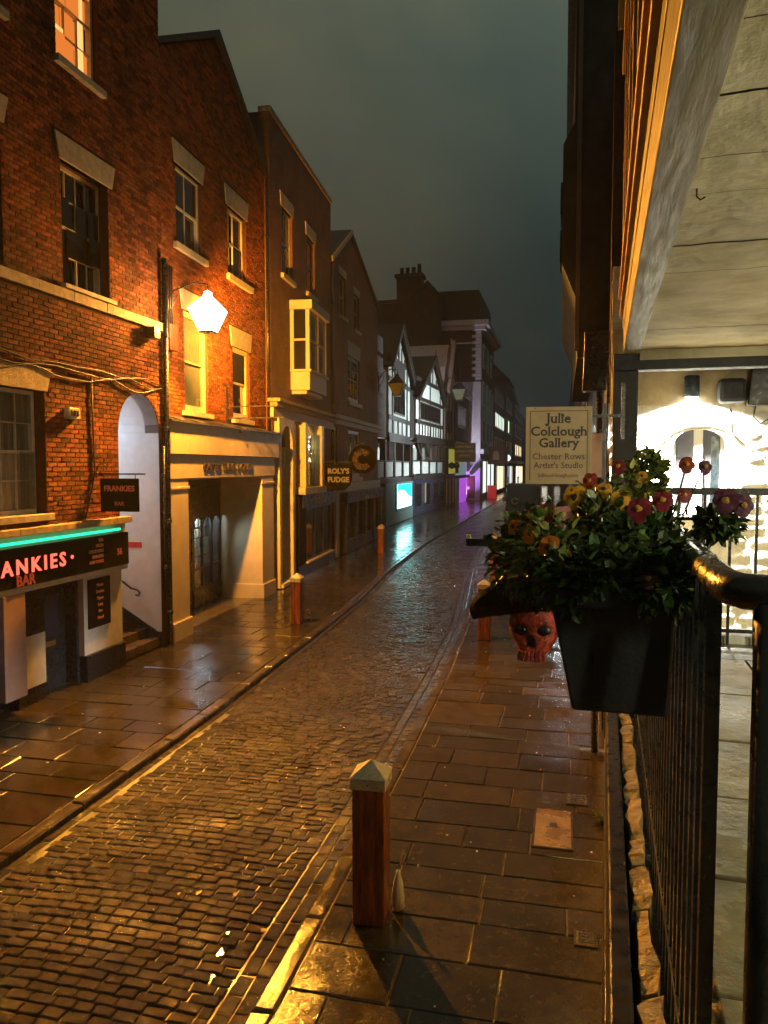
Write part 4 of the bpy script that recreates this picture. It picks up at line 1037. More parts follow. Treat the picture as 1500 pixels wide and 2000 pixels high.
def pink_house():
    B, L = left_front('pink_gabled_house', 'narrow pink gabled house with olive balcony panel beside the timber gables', (-10.05, 66.1), (-9.9, 71.5))
    MB().prism([(0, 0), (L, 0), (L, 11.4), (L*.4, 14.4), (0, 12.2)], .0, 8).build('wall', m_pink, B)
    bar_mb(-.5, 10.0, L*.4, 14.6, .5, -.6, -.35).build('barge_board', m_pink, B)
    bar_mb(L*.4, 14.6, L+.2, 11.2, .3, -.6, -.35).build('barge_board', m_timber, B)
    for x in (.5, 2.0, 3.6, 4.9): MB().box(x, x+.3, -.1, .05, 6.0, 10.0).build('timber', m_timber, B)
    for x in (.9, 2.6): window(B, x, x+1.0, 6.6, 8.6, 1, 2, m_timber, m_pane, -.12, onepane=True)
    MB().box(0, L, -.15, .05, 5.4, 6.0).build('band', m_timber, B)
    g = MB().box(.2, L-.2, -.12, .02, 2.9, 5.3).build('gallery_screen', m_timber, B)
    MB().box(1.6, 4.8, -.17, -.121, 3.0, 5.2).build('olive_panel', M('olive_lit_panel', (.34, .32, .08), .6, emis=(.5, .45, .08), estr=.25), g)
    for x in (1.0, 3.4): MB().lathe([(.0, -.3), (.5, -.1), (.5, .15), (0, .35)], (x, -.5, 3.7), 10, 1, .6).build('hanging_basket', M('basket_leaf_%d' % int(x), (.03, .05, .02), .7, .5, 8, 1., 20), B)
    MB().box(.1, L-.1, -.1, .02, .1, 2.85).build('shopfront', m_dark, B)
    for x in (.5, 2.2, 3.9): MB().box(x, x+.18, -.16, -.102, .3, 2.6).build('pilaster', m_stone, B)
    return B
pink_house()
m_purple_door = M('purple_glow_door', (.20, .06, .30), .4, emis=(.5, .1, .8), estr=.35)  # purple wash light is put into the door as its own glow
def brick_shop():
    B, L = left_front('brick_shop_house', 'narrow brick house with white lettered band and a door given a purple glow', (-9.9, 71.6), (-9.75, 81.7))
    wall_mb(0, L, 5.6, 11.0, [(2.0, 8.2, 7.4, 9.6)]).build('wall', m_brick_dark, B)
    window(B, 2.0, 8.2, 7.4, 9.6, 5, 1, m_white, m_pane, .05, fw=.3, bar=.28, onepane=True, meet=False)
    MB().box(-.1, L, -.3, .1, 10.6, 11.0).build('cornice', m_white, B)
    F = MB().box(.1, L-.1, -.15, .05, 5.3, 6.0).build('fascia', m_white, B)
    MB().box(.4, L-.4, -.17, -.151, 5.4, 5.9).build('fascia_board', m_dark, F)
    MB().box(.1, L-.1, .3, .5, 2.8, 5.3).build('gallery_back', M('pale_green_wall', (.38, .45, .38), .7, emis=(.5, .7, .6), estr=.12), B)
    MB().box(1.0, 4.0, .2, .29, 3.0, 5.0).build('green_panel', M('green_panel', (.05, .22, .09), .6), B)
    MB().box(.1, L-.1, -.1, .2, 2.5, 2.8).build('band', m_timber, B)
    MB().box(.05, 2.2, -.12, .2, .1, 2.5).build('white_pier', m_white, B)
    d = MB().box(2.4, 8.4, -.05, .2, .1, 2.5).build('door', m_purple_door, B)
    MB().box(3.2, 7.6, -.08, -.051, .5, 2.3).build('door_panel', m_purple_door, d)
    return B
brick_shop()
def quoin_house():
    t = thing('quoined_house', 'tall brick corner house with white quoins, heavy cornice and purple-lit end wall', 'building', (-8.6, 82.0, 0), 0)
    # local: x to the right (street side at 0), y along the street
    MB().box(-4.6, 0, 0, 15, 12.6, 18.0).build('upper_wall', m_brick_dark, t)
    MB().box(-4.6, 0, 0, 15, 0, 12.6).build('lower_wall', m_lilac, t)
    for i in range(16):
        w = .95 if i % 2 else .55
        MB().box(-w, .04, -.05, .7 if i % 2 else 1.0, 12.8 + i*.34, 13.1 + i*.34).build('quoin', m_lilac, t)
    MB().box(-4.9, .5, -.5, 15.3, 18.0, 18.4).build('cornice', m_lilac, t)
    MB().box(-5.1, .85, -.85, 15.6, 18.4, 18.95).build('cornice_top', m_lilac, t)
    MB().box(-4.6, -.3, .5, 14, 18.95, 22.3).build('roof', m_slate, t)
    MB().box(-3.2, -3.08, -.06, .02, 12.6, 17.2).box(-3.2, -1.0, -.06, .02, 16.6, 16.75).build('pipework', m_white, t)
    for k in range(3):
        for j in range(3):
            a = 1.5 + j*4.3
            w = MB().box(.02, .1, a, a+2.0, 6.2 + k*4.0, 8.8 + k*4.0).build('window', m_white, t)
            MB().box(.101, .12, a+.2, a+1.8, 6.4 + k*4.0, 8.6 + k*4.0).build('pane', m_pane, w)
    MB().box(0, .35, 0, 15, 5.0, 5.5).build('shop_cornice', m_white, t)
    d = MB().box(-2.6, -.6, -.1, .02, .3, 2.6).build('red_door', M('oxblood_door', (.12, .01, .015), .4), t)
    MB().lathe([(.0, 0), (.0, 0)], (0, 0, 0), 3)
    MB().box(-2.1, -1.1, -.14, -.101, 1.2, 1.5).build('door_sign', m_white, d)
    for j in range(3):
        a = .8 + j*4.8
        s = MB().box(.02, .2, a, a+3.6, .6, 4.4).build('shop_window', m_white, t)
        MB().box(.201, .22, a+.2, a+3.4, .8, 4.2).build('pane', glow('lit_shop_%d' % j, (.8, .9, .85), .6), s)
    u = MB().lathe([(.16, 0), (.16, .3), (.1, .36)], (-3.6, -2.2, .1), 10).build('uplighter', m_iron, t)  # lamp assumed from the purple wash on the end wall
    lamp('SPOT', 'purple_light', (-3.0, -3.2, .6), 1300, (.50, .25, 1.), t, .15, (1.4, 3.2, 3.0), 84, .9)
    MB().lathe([(.16, 0), (.16, .3), (.1, .36)], (-1.2, -2.6, .1), 10).build('uplighter', m_iron, t)  # second uplighter, added to brighten the pale cornice
    lamp('SPOT', 'cornice_fill_light', (-1.2, -2.6, .6), 9000, (.86, .84, 1.), t, .15, (.4, 2.6, 15.), 60, .8)
    return t
quoin_house()
def far_houses():
    specs = [(-8.5, 97.2, 16, 13.5, 'dark four storey terrace house with a row of pale lit windows', (.5, .6, .5)),
             (-8.2, 113.5, 14, 16.5, 'far brick terrace house with one bright green-white lit window', (.7, 1., .6)),
             (-7.8, 127.8, 22, 13.0, 'farthest dark terrace house with warm shop lights below', (1., .8, .45))]
    for i, (x, y, l, h, lab, lc) in enumerate(specs):
        t = thing('terrace_house', lab, 'building', (x, y, 0), 0, 'terrace houses at the far end of the street')
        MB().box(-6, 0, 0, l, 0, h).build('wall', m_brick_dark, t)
        MB().prism([(-6.2, h), (.3, h), (-3, h+3.2)], -.1, l+.1).build('roof', m_slate, t)
        n = int(l/2.6)
        for k in range(3):
            for j in range(n):
                a = .6 + j*2.5; lit = (i == 0 and k == 1) or (i == 1 and k == 1 and j == 1) or (i == 2 and k == 0 and j % 2 == 0)
                w = MB().box(.01, .12, a, a+1.5, 5.4 + k*3.2, 7.4 + k*3.2).build('window', m_whitewood, t)
                MB().box(.121, .14, a+.15, a+1.35, 5.55 + k*3.2, 7.25 + k*3.2).build('pane', glow('lit_far_pane_%d%d%d' % (i, k, j), lc, 1.1) if lit else m_pane, w)
        MB().box(.0, .5, 0, l, 4.2, 4.6).build('shop_cornice', m_stone, t)
        for j in range(n):
            a = .4 + j*2.5
            w = MB().box(.01, .25, a, a+2.1, .5, 3.9).build('shop_window', m_dark, t)
            MB().box(.251, .27, a+.15, a+1.95, .7, 3.7).build('pane', glow('far_shop_%d%d' % (i, j), random.choice([(1., .85, .6), (.8, .95, 1.), (1., .7, .35)]), random.choice([.15, .6, 1.3])), w)
    t = thing('end_house', 'dark steep-roofed house closing the view at the street end', 'building', (-6, 152, 0), 0)
    MB().box(-14, 30, 0, 8, 0, 12).build('wall', m_brick_dark, t)
    MB().prism([(-14.5, 12), (30.5, 12), (30.5, 13), (-2, 13), (-4.5, 21), (-7, 13), (-14.5, 13)], -.2, 8).build('roof', m_slate, t)
    for j in range(8):
        w = MB().box(-3 + j*2.4, -1.6 + j*2.4, -.1, 0, 1, 3.6).build('shop_window', m_dark, t)
        MB().box(-2.8 + j*2.4, -1.8 + j*2.4, -.12, -.101, 1.2, 3.4).build('pane', glow('end_shop_%d' % j, (1., .9, .7), random.choice([.1, .5, 1.])), w)
far_houses()
# ---------------------------------------------------------------- far hanging signs and street bits
m_sgreen = M('green_black_board', (.02, .03, .028), .4)
m_ltxt = M('pale_sign_lettering', (.55, .55, .5), .5)
hanging_board('hanging_sign', 'square dark green-black hanging sign with white lines by the purple-lit wall', (-10.0, 70.5, 4.05), 2.1, 1.75, [('OPEN DAILY', .3, 1.3, None), ('COFFEE & CAKE', .24, .9, None), ('UPSTAIRS', .24, .5, None)], m_sgreen, m_ltxt, scroll=False, frame=m_ltxt)
for i, (x, y, col, lab) in enumerate(((-8.5, 88.0, (.10, .04, .03), 'brown pictorial hanging sign on the quoined house'), (-8.45, 93.0, (.03, .03, .035), 'black pictorial hanging sign with pale arch on the quoined house'))):
    t = hanging_board('pub_sign', lab, (x, y, 3.9), 1.9, 2.0, [], M('pictorial_board_%d' % i, col, .5), m_ltxt, scroll=False)
    c = MB().prism([(.7, .5), (1.4, .5), (1.4, 1.2)] + [(1.05+.35*math.cos(q), 1.2+.35*math.sin(q)) for q in (.5, 1., 1.57, 2.1, 2.6)] + [(.7, 1.2)], -.025, -.017).build('picture', M('pale_picture_%d' % i, (.45, .36, .3), .5), t)
t = thing('oval_sign', 'white glowing oval sign on the far quoined house', 'sign', (-8.4, 95.5, 4.3), 0)
o = MB().lathe([(.7, -.08), (.7, .08)], (0, 0, 0), 20, 1.3, .75).build('panel', glow('white_sign', (1, 1, 1), 1.), t); o.matrix_local = Matrix.Translation((1.2, 0, .4)) @ Matrix.Rotation(math.radians(90), 4, 'X')
MB().box(-.1, .6, -.04, .04, .36, .44).build('bracket', m_iron, t)
t = thing('a_board', 'bright red pavement board outside the quoined house', 'pavement sign', (-7.7, 86, PZ), 0)
for s in (-1, 1):
    p = MB().box(-.5, .5, -.02, .02, 0, 1.5).build('panel', M('red_plastic_%d' % s, (.5, .02, .03), .4, emis=(1, .02, .05), estr=.08), t, bevel=.02)
    p.location.y = s*.2; p.rotation_euler.x = s*.13
for i, (x, lab) in enumerate(((-7.2, 'first black iron post at the far street end'), (-6.2, 'second black iron post at the far street end'))):
    t = thing('street_post', lab, 'bollard', (x, 104 + i*6, PZ), 0, 'iron posts at the far street end')
    MB().lathe([(.16, 0), (.16, .15), (.11, .2), (.10, 1.9), (.14, 2.0), (.1, 2.15), (0, 2.2)], (0, 0, 0), 10).build('shaft', m_iron, t, True)
    MB().lathe([(.125, 1.2), (.125, 1.3)], (0, 0, 0), 10).build('band', m_white, t)
# ================================================================ lanterns
LANT = (1.0, .37, .032)
def lantern(label, loc, reach, s=1., lit=None, rz=0., group='wall lanterns along the street'):
    """four-sided tapered street lantern hung from a scrolled wall arm; origin at the wall, x outwards, z=0 at lantern foot"""
    t = thing('street_lantern', label, 'street lamp', loc, rz, group)
    c = reach
    pane = lit['pane'] if lit else M('lantern_glass', (.25, .26, .16), .15, .2)
    # arm with scroll and stay
    MB().tube([(0, 0, .62*s), (.25*reach, 0, .9*s), (.7*reach, 0, 1.02*s), (c, 0, .98*s), (c, 0, .84*s)], .018*s, 8).build('arm', m_iron, t, True)
    MB().tube([(0, 0, .35*s), (.2*reach, 0, .55*s), (.32*reach, 0, .8*s), (.2*reach, 0, .86*s), (.14*reach, 0, .78*s)], .012*s, 6).build('scroll', m_iron, t, True)
    MB().box(-.02, .02, -.05*s, .05*s, .2*s, .8*s).build('wall_plate', m_iron, t)
    b, w, h0, h1, h2 = .13*s, .27*s, .06*s, .46*s, .70*s
    rot = math.pi/4
    # hood
    MB().lathe([(w*1.45, h1), (w*1.48, h1+.02*s), (w*.55, h2), (w*.35, h2+.04*s), (w*.3, h2+.12*s), (.02*s, h2+.15*s)], (c, 0, 0), 4, rot=rot).build('hood', m_iron if not lit else lit['hood'], t)
    MB().lathe([(b*.6, .0), (b*1.45, .02*s), (b*1.45, h0)], (c, 0, 0), 4, rot=rot).build('foot', m_iron, t)
    B4 = [(c + b*sx, b*sy, h0) for sx, sy in ((-1,-1),(1,-1),(1,1),(-1,1))]; T4 = [(c + w*sx, w*sy, h1) for sx, sy in ((-1,-1),(1,-1),(1,1),(-1,1))]
    for i in range(4):
        j = (i+1) % 4
        MB().quad(B4[i], B4[j], T4[j], T4[i]).build('pane', pane, t)
        MB().tube([B4[i], T4[i]], .011*s, 6).build('glazing_bar', m_iron if not lit else lit['bar'], t)
    if lit: 
        MB().lathe([(.0, -.04), (.018, -.02), (.02, 0), (.018, .02), (0, .04)], (c, 0, .27*s), 8).build('bulb', lit['bulb'], t, True)
        for k in lit['lights']:
            lamp(k[0], 'lantern_light', (c, 0, .27*s) if len(k) < 6 else k[5], k[1], lit['col'], t, lit.get('rad', .07), *(k[2:5] if k[0] == 'SPOT' else ()))
    return t
m_hood_lit = M('pale_lit_hood', (.30, .22, .10), .5, emis=(1., .72, .3), estr=3.)
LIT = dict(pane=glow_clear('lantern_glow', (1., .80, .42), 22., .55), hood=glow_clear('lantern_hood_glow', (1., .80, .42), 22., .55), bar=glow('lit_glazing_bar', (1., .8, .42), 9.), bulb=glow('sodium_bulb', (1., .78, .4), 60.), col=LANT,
           lights=[('POINT', 620), ('SPOT', 15000, (.85, -1., -.85), 100, .6), ('SPOT', 1500, (-.12, -1., -.16), 88, 1.), ('SPOT', 11000, (.02, 1., -.06), 104, .8), ('SPOT', 1500, (.30, .05, -1.), 155, .6, (.98, 0, -.04))])
lantern('brightly lit street lantern above the travel shop surround', (-7.86, 14.2, 6.22), .98, 1., LIT)
lantern('unlit lantern on a long arm in front of the tall timber gable', (-9.05, 37.7, 7.1), .95, 1.35)
lantern('unlit lantern on an arm in front of the pink gabled house', (-10.0, 65.8, 9.2), 1.3, 2.1)
COOL_FILL = dict(rad=.2, pane=glow_clear('fill_lantern_glow', (.85, .97, 1.), 3., .5), hood=m_iron, bar=m_iron, bulb=glow('fill_bulb', (.9, 1., 1.), 20.), col=(.82, .95, 1.), lights=[('POINT', 500), ('SPOT', 11000, (1., .0, .18), 108, .5)])
lantern('added white lantern on the right-hand row, hidden by the gallery sign', (1.18, 55.0, 5.9), .85, 1.3, COOL_FILL, math.pi)  # unseen lantern, added to throw cool light on the timber gables
# ================================================================ bollards
def bollard(label, x, y, w=.25, h=1.2, rz=0.):
    t = thing('bollard', label, 'bollard', (x, y, PZ), rz, 'square oak bollards with zinc caps')
    a = w/2
    post = MB().box(-a, a, -a, a, 0, h-.1)
    post.build('post', m_bollard, t, bevel=.012)
    b = a + .012
    mb = MB().box(-b, b, -b, b, h-.13, h-.04)
    mb.add([(-b-.006, -b-.006, h-.04), (b+.006, -b-.006, h-.04), (b+.006, b+.006, h-.04), (-b-.006, b+.006, h-.04), (0, 0, h+.07)], [(0,1,4),(1,2,4),(2,3,4),(3,0,4)])
    mb.build('cap', m_cap, t, bevel=.004)
    for sx, sy in ((0, -1), (1, 0), (-1, 0)):
        MB().lathe([(.008, -.004), (.008, .004)], (sx*(b+.001), sy*(b+.001), h-.085), 8).build('nail', m_iron, t)
    return t
bollard('oak bollard with a white bag tied behind it on the right pavement', -1.42, 5.66, .25, 1.2, math.radians(2))
bollard('oak bollard opposite the travel shop columns', -5.81, 16.3, .23, 1.08, 0)
bollard('oak bollard outside the navy panelled shopfront', -7.17, 30.3, .23, 1.15, 0)
bollard('oak bollard behind the skull hat', -1.53, 15.65, .25, 1.18, 0)
bollard('oak bollard beyond the planter at the road bend', -2.25, 26.2, .25, 1.2, 0)
t = thing('tied_bag', 'knotted white plastic bag behind the foreground bollard', 'bag', (-1.235, 5.80, PZ))
m_bag = M('white_plastic', (.65, .64, .58), .3, .1, 10, .3, 30)
MB().lathe([(.02, .0), (.06, .03), (.065, .12), (.05, .22), (.025, .30), (.018, .33)], (0, 0, 0), 10, .8, 1).build('body', m_bag, t, True)
MB().tube([(0, 0, .33), (.03, 0, .38), (.055, 0, .45), (.05, 0, .5), (.03, 0, .45), (.005, 0, .36)], .007, 6).build('handle', m_bag, t, True)
# covers, weeds, litter on the right pavement
m_cover_y = wet('gritty_cover', [(.15, .10, .035), (.20, .14, .05)], .15, .4, 3, 1.2, 90, grain=60)
m_cover_m = M('wet_cast_iron', (.09, .085, .06), .3, .4, 30, .4, 60, metal=.5)
def cover(label, x, y, w, d, mat, hole=False):
    t = thing('access_cover', label, 'access cover', (x, y, PZ+.004))
    MB().box(-w/2, w/2, -d/2, d/2, .0, .008).build('plate', mat, t, bevel=.003)
    MB().box(-w/2-.02, w/2+.02, -d/2-.02, -d/2-.004, 0, .010).box(-w/2-.02, w/2+.02, d/2+.004, d/2+.02, 0, .010).box(-w/2-.02, -w/2-.004, -d/2-.004, d/2+.004, 0, .010).box(w/2+.004, w/2+.02, -d/2-.004, d/2+.004, 0, .010).build('frame', m_kerb, t)
    if hole: MB().box(-.03, .04, .02, .10, .0081, .011).build('key_hole', m_dark, t)
    else:
        for i in range(4): MB().box(-w*.38, w*.38, -d*.36+i*d*.2, -d*.36+i*d*.2+.02, .0081, .013).build('rib', mat, t)
cover('square gritty yellow access cover with a black key hole', -.05, 7.5, .34, .8, m_cover_y, True)
cover('small ribbed iron water cover near the shop wall', .19, 8.22, .20, .24, m_cover_m)
cover('small ribbed iron cover on the foreground slabs', .21, 5.75, .13, .17, m_cover_m)
def gum():
    mb = MB()
    for _ in range(40):
        y = random.uniform(4.3, 17); x = random.uniform(kr(y)+.3, fr(y)-.1); r = random.uniform(.005, .014)
        mb.lathe([(r, 0), (r*.8, .003)], (x, y, PZ+.004), 7)
    for _ in range(30):
        y = random.uniform(6, 20); x = random.uniform(-7.2, kl(y)-.3); r = random.uniform(.008, .02)
        mb.lathe([(r, 0), (r*.8, .003)], (x, y, PZ+.004), 7)
    o = mb.build('litter_specks', M('pale_gum_spots', (.5, .48, .4), .5), kind='stuff'); tag(o, 'pale specks of gum and litter on the wet pavements', 'litter')
gum()
def weed(label, x, y, z, s=1.):
    t = thing('weed', label, 'plant', (x, y, z))
    m = M('weed_leaf', (.05, .12, .025), .45, isl=.4)
    for i in range(13):
        a = i*2.4; l = s*random.uniform(.07, .13); d = Vector((math.cos(a), math.sin(a), .5)).normalized()
        n = Vector((-math.sin(a), math.cos(a), 0))*l*.22
        p = [Vector((0,0,0)), d*l*.5+n+Vector((0,0,.02)), d*l, d*l*.5-n+Vector((0,0,.02))]
        MB().add(p, [(0,1,2,3)]).build('leaf', m, t)
weed('green weed growing at the foot of the row wall', .44, 7.75, PZ, 1.3)
def leaf_litter():
    mb = MB()
    for _ in range(16):
        y = random.uniform(4.5, 9); x = random.uniform(-3.1, -2.2)
        c = Vector((x, y, .024)); a = random.uniform(0, 6.28); l = random.uniform(.02, .045); d = Vector((math.cos(a), math.sin(a), 0))*l; n = Vector((-math.sin(a), math.cos(a), 0))*l*.6
        mb.quad(c-d, c-n+Vector((0,0,.006)), c+d, c+n+Vector((0,0,.004)))
    tag(mb.build('fallen_leaves', M('wet_brown_leaf', (.05, .022, .010), .35, isl=.4), kind='stuff'), 'wet brown fallen leaves on the setts by the right kerb', 'leaves')
leaf_litter()
def puddles():
    m = M('still_water', (.010, .008, .006), .04, .2, 2, .04, 30, rvar=.01, spec=.6)
    for x, y, a, b in ((-2.42, 5.06, .022, .04), (-2.36, 4.80, .014, .03), (-2.47, 5.30, .012, .02)):
        n = 22; ph = random.uniform(0, 6)
        mb = MB(); mb.v.append((x, y, .0145))
        for i in range(n):
            q = 2*math.pi*i/n; r = 1 + .28*math.sin(3*q+ph) + .16*math.sin(5*q+2*ph)
            mb.v.append((x + a*r*math.cos(q), y + b*r*math.sin(q), .0145))
        mb.f = [(0, 1+i, 1+(i+1) % n) for i in range(n)]
        mb.build('puddle', m, None, kind='structure')
puddles()
# ================================================================ right-hand row: frame runs 2.86 degrees off the street
RA = math.atan(.05)
R0 = (.165, 0, 0)
m_ceiling = M('olive_cream_plaster', (.36, .34, .20), .75, .45, 1.3, .9, 7, col2=(.58, .56, .42))
m_olive = M('olive_painted_beam', (.12, .11, .062), .55, .35, 4, .18, 30, stretch=(4, .35, 4))
m_bluebeam = M('blue_black_beam', (.008, .013, .020), .6, .4, 6, .3, 60)
m_orangewood = M('ochre_painted_boards', (.34, .19, .07), .5, .3, 7, .25, 50, stretch=(1, .4, 3))
m_rowfloor = wet('row_floor_stone', [(.20, .17, .07), (.25, .21, .10), (.15, .13, .06)], .18, .5, 1.5, .8, 14)
m_rubble = M('wet_yellow_sandstone', (.26, .18, .07), .42, .45, 9, .9, 30, isl=.35, col2=(.36, .27, .12))
m_wstone = M('whitewashed_stone', (.60, .60, .52), .7, .18, 8, .7, 26, isl=.12)
m_graypaint = M('grey_shutter_paint', (.035, .035, .038), .6, .1)
def row_building():
    t = thing('gallery_row_building', 'dark timber row building with plaster ceiling over a raised walkway', 'building', R0, -RA)
    MB().box(.05, 3.2, -2, 5.45, 2.28, 2.43).build('walkway_slab', m_stone_old, t)
    y = -1.6
    while y < 5.3:
        d = random.uniform(.5, .8); x = .09
        while x < 3.1:
            l = random.uniform(.5, .9); l = min(l, 3.15-x)
            if l > .1: MB().box(x, x+l-.012, y, min(y+d, 5.44)-.012, 2.432, 2.45 + random.uniform(-.003, .003)).build('walkway_flag', m_rowfloor, t, bevel=.006)
            x += l
        y += d
    # plastered ceiling boards laid across the walkway, slightly sagging
    y = -2.2
    while y < 8.40:
        wd = min(random.uniform(.38, .62), 8.42-y); mb = MB(); nx, ny = 26, 6; dz = random.uniform(-.004, .004)
        for i in range(nx+1):
            for j in range(ny+1):
                px, py = .165 + 3.0*i/nx, y + .0025 + (wd-.005)*j/ny
                z = 4.80 + dz + .012*mnoise.noise(Vector((px*2.1, py*1.3, 0))) + .007*mnoise.noise(Vector((px*7, py*5, 3))) + (.004 if j in (0, ny) else 0)
                mb.v.append((px, py, z))
        for i in range(nx):
            for j in range(ny): mb.f.append((i*(ny+1)+j, i*(ny+1)+j+1, (i+1)*(ny+1)+j+1, (i+1)*(ny+1)+j))
        mb.build('ceiling_board', m_ceiling, t, True); y += wd
    MB().box(.165, 3.2, -2.2, 8.42, 4.83, 4.86).build('ceiling_backing', m_timber, t)
    MB().box(.005, .17, -2.2, 8.4, 4.775, 5.05).build('bressummer', m_olive, t, bevel=.008)
    MB().tube([(.20, 3.62, 4.80), (.20, 3.62, 4.765), (.215, 3.62, 4.75), (.235, 3.62, 4.76)], .004, 6).build('ceiling_hook', m_iron, t)
    MB().box(-.09, 3.2, 8.42, 8.62, 4.60, 4.775).build('cross_beam', m_bluebeam, t, bevel=.01)
    MB().box(.17, 3.2, 8.36, 8.42, 4.70, 4.79).build('beam_trim', m_ceiling, t, bevel=.006)
    MB().box(-.09, .16, 8.41, 8.64, 0, 4.599).build('post', m_bluebeam, t, bevel=.015)
    MB().box(3.15, 3.3, -2.2, 9.8, 0, 9).build('rear_wall', m_stone_old, t)
    # upper front: mouldings, boards and window frames running along the street
    z = 5.052
    spec = [(.0, .12, m_olive), (-.035, .05, m_orangewood), (.0, .14, m_orangewood), (-.05, .06, m_orangewood), (.02, .30, m_timber), (-.02, .07, m_orangewood), (.03, .9, m_pane), (-.02, .08, m_orangewood), (.03, .9, m_pane), (-.05, .1, m_orangewood), (-.01, .35, m_timber), (-.1, .12, m_olive), (-.01, 1.4, m_brick_dark), (-.15, .25, m_olive)]
    for i, (o_, h, m) in enumerate(spec):
        MB().box(o_, .3, -2.2, 8.62, z, z+h).build('front_pane' if m is m_pane else 'front_board', m, t, bevel=.004); z += h + .001
    y = -1.5
    while y < 8.6:
        MB().box(-.03, .05, y, y+.09, 5.78, 7.65).build('window_mullion', m_orangewood, t, bevel=.004); y += .85
    MB().box(.3, 6, -2.2, 8.62, 5.05, z).build('upper_storey', m_brick_dark, t)
    # edge of the walkway: timber fascia, rubble ledge, shop board below
    MB().box(-.135, -.085, -2, 5.5, 2.02, 2.44).build('fascia_board', m_dark, t, bevel=.006)
    y = -.6
    while y < 5.4:
        l = random.uniform(.16, .42); mb = MB()
        n = 5
        P = []
        for k in range(4):
            for i in range(n):
                yy = y + .004 + (l-.008)*i/(n-1); xx = (-.083, -.072, -.028, -.018)[k]; zz = (2.28, 2.43, 2.44, 2.28)[k]
                edge = .012 if i in (0, n-1) else 0
                P.append((xx + (random.uniform(-.010, .010) if k in (1, 2) else 0), yy, zz - edge + random.uniform(-.006, .006)))
        mb.v = P; mb.f = [(k*n+i, k*n+i+1, (k+1)*n+i+1, (k+1)*n+i) for k in range(3) for i in range(n-1)]
        mb.f += [(0, n, 2*n, 3*n), (n-1, 4*n-1, 3*n-1, 2*n-1)]
        mb.build('ledge_stone', m_rubble, t); y += l
    MB().box(-.08, .05, -2, 5.45, 1.95, 2.279).build('edge_beam', m_timber, t)
    MB().box(-.135, -.095, -1, 4.25, 1.25, 1.8).build('shop_board', m_dark, t, bevel=.004)
    MB().box(-.094, -.06, -1, 4.2, 1.2, 1.85).build('board_backing', M('rust_brown_board', (.20, .09, .035), .5, .3, 6, stretch=(1, 1, 4)), t)
    MB().box(-.055, .1, -2, 9.7, 0, 1.949).build('shop_wall', m_stone_old, t)
    MB().box(-.10, -.056, 7.0, 7.28, .1, 2.6).build('shop_pilaster', M('oxblood_post', (.12, .035, .02), .4, .4, 8), t, bevel=.01)
    MB().box(-.075, -.056, 7.3, 9.6, .1, 2.4).build('lit_shop_side', M('lit_yellow_stone', (.5, .42, .24), .6, .3, 14, .6, 30), t)
    # assumed street-level shop lamp, unseen under the walkway edge, to light the pavement
    L_ = MB().box(-.125, -.06, 5.9, 6.05, 1.98, 2.05).build('assumed_shop_downlight', m_iron, t)
    MB().box(-.12, -.065, 5.91, 6.04, 1.972, 1.979).build('lens', glow('assumed_shop_lens', (1., .9, .5), 6.), L_)
    lamp('SPOT', 'assumed_shop_light', (-.16, 5.97, 1.95), 16, (1., .80, .22), t, .05, (-.75, -.25, -1.), 140, .5)
    # assumed wall lamps, unseen on the row's rear wall, to light ceiling and flowers
    W_ = MB().lathe([(.09, -.16), (.09, .16)], (3.08, 3.0, 4.1), 14).build('assumed_wall_lamp', m_iron, t)
    MB().lathe([(.075, .161), (.075, .165)], (3.08, 3.0, 4.1), 14).build('upper_lens', glow('assumed_row_lens', (1., .95, .7), 8.), W_)
    lamp('POINT', 'assumed_row_light', (2.85, 3.0, 4.05), 110, (1., .95, .66), t, .12)
    W_ = MB().lathe([(.09, -.16), (.09, .16)], (3.08, -.9, 4.1), 14).build('assumed_wall_lamp', m_iron, t)  # second assumed lamp, behind the viewpoint, added to light the flowers
    MB().lathe([(.075, .161), (.075, .165)], (3.08, -.9, 4.1), 14).build('upper_lens', bpy.data.materials['assumed_row_lens'], W_)
    lamp('POINT', 'assumed_row_light', (2.85, -.9, 4.05), 110, (1., .95, .66), t, .12)
    return t
row = row_building()
def spill_wall():  # unseen wall, added to stop the downlight spilling onto the pavement
    t = thing('spill_wall', 'unseen stone wall added beside the row steps to stop lamp spill', 'wall', (R0[0], 0, 0), -RA)
    MB().box(-.05, .08, 5.56, 8.40, 1.95, 3.25).box(.0, .12, 8.66, 9.72, 1.95, 3.9).build('wall', m_stone_old, t)
    MB().box(-.08, .11, 5.56, 8.40, 3.252, 3.32).build('coping', m_stone_old, t, bevel=.01)
spill_wall()
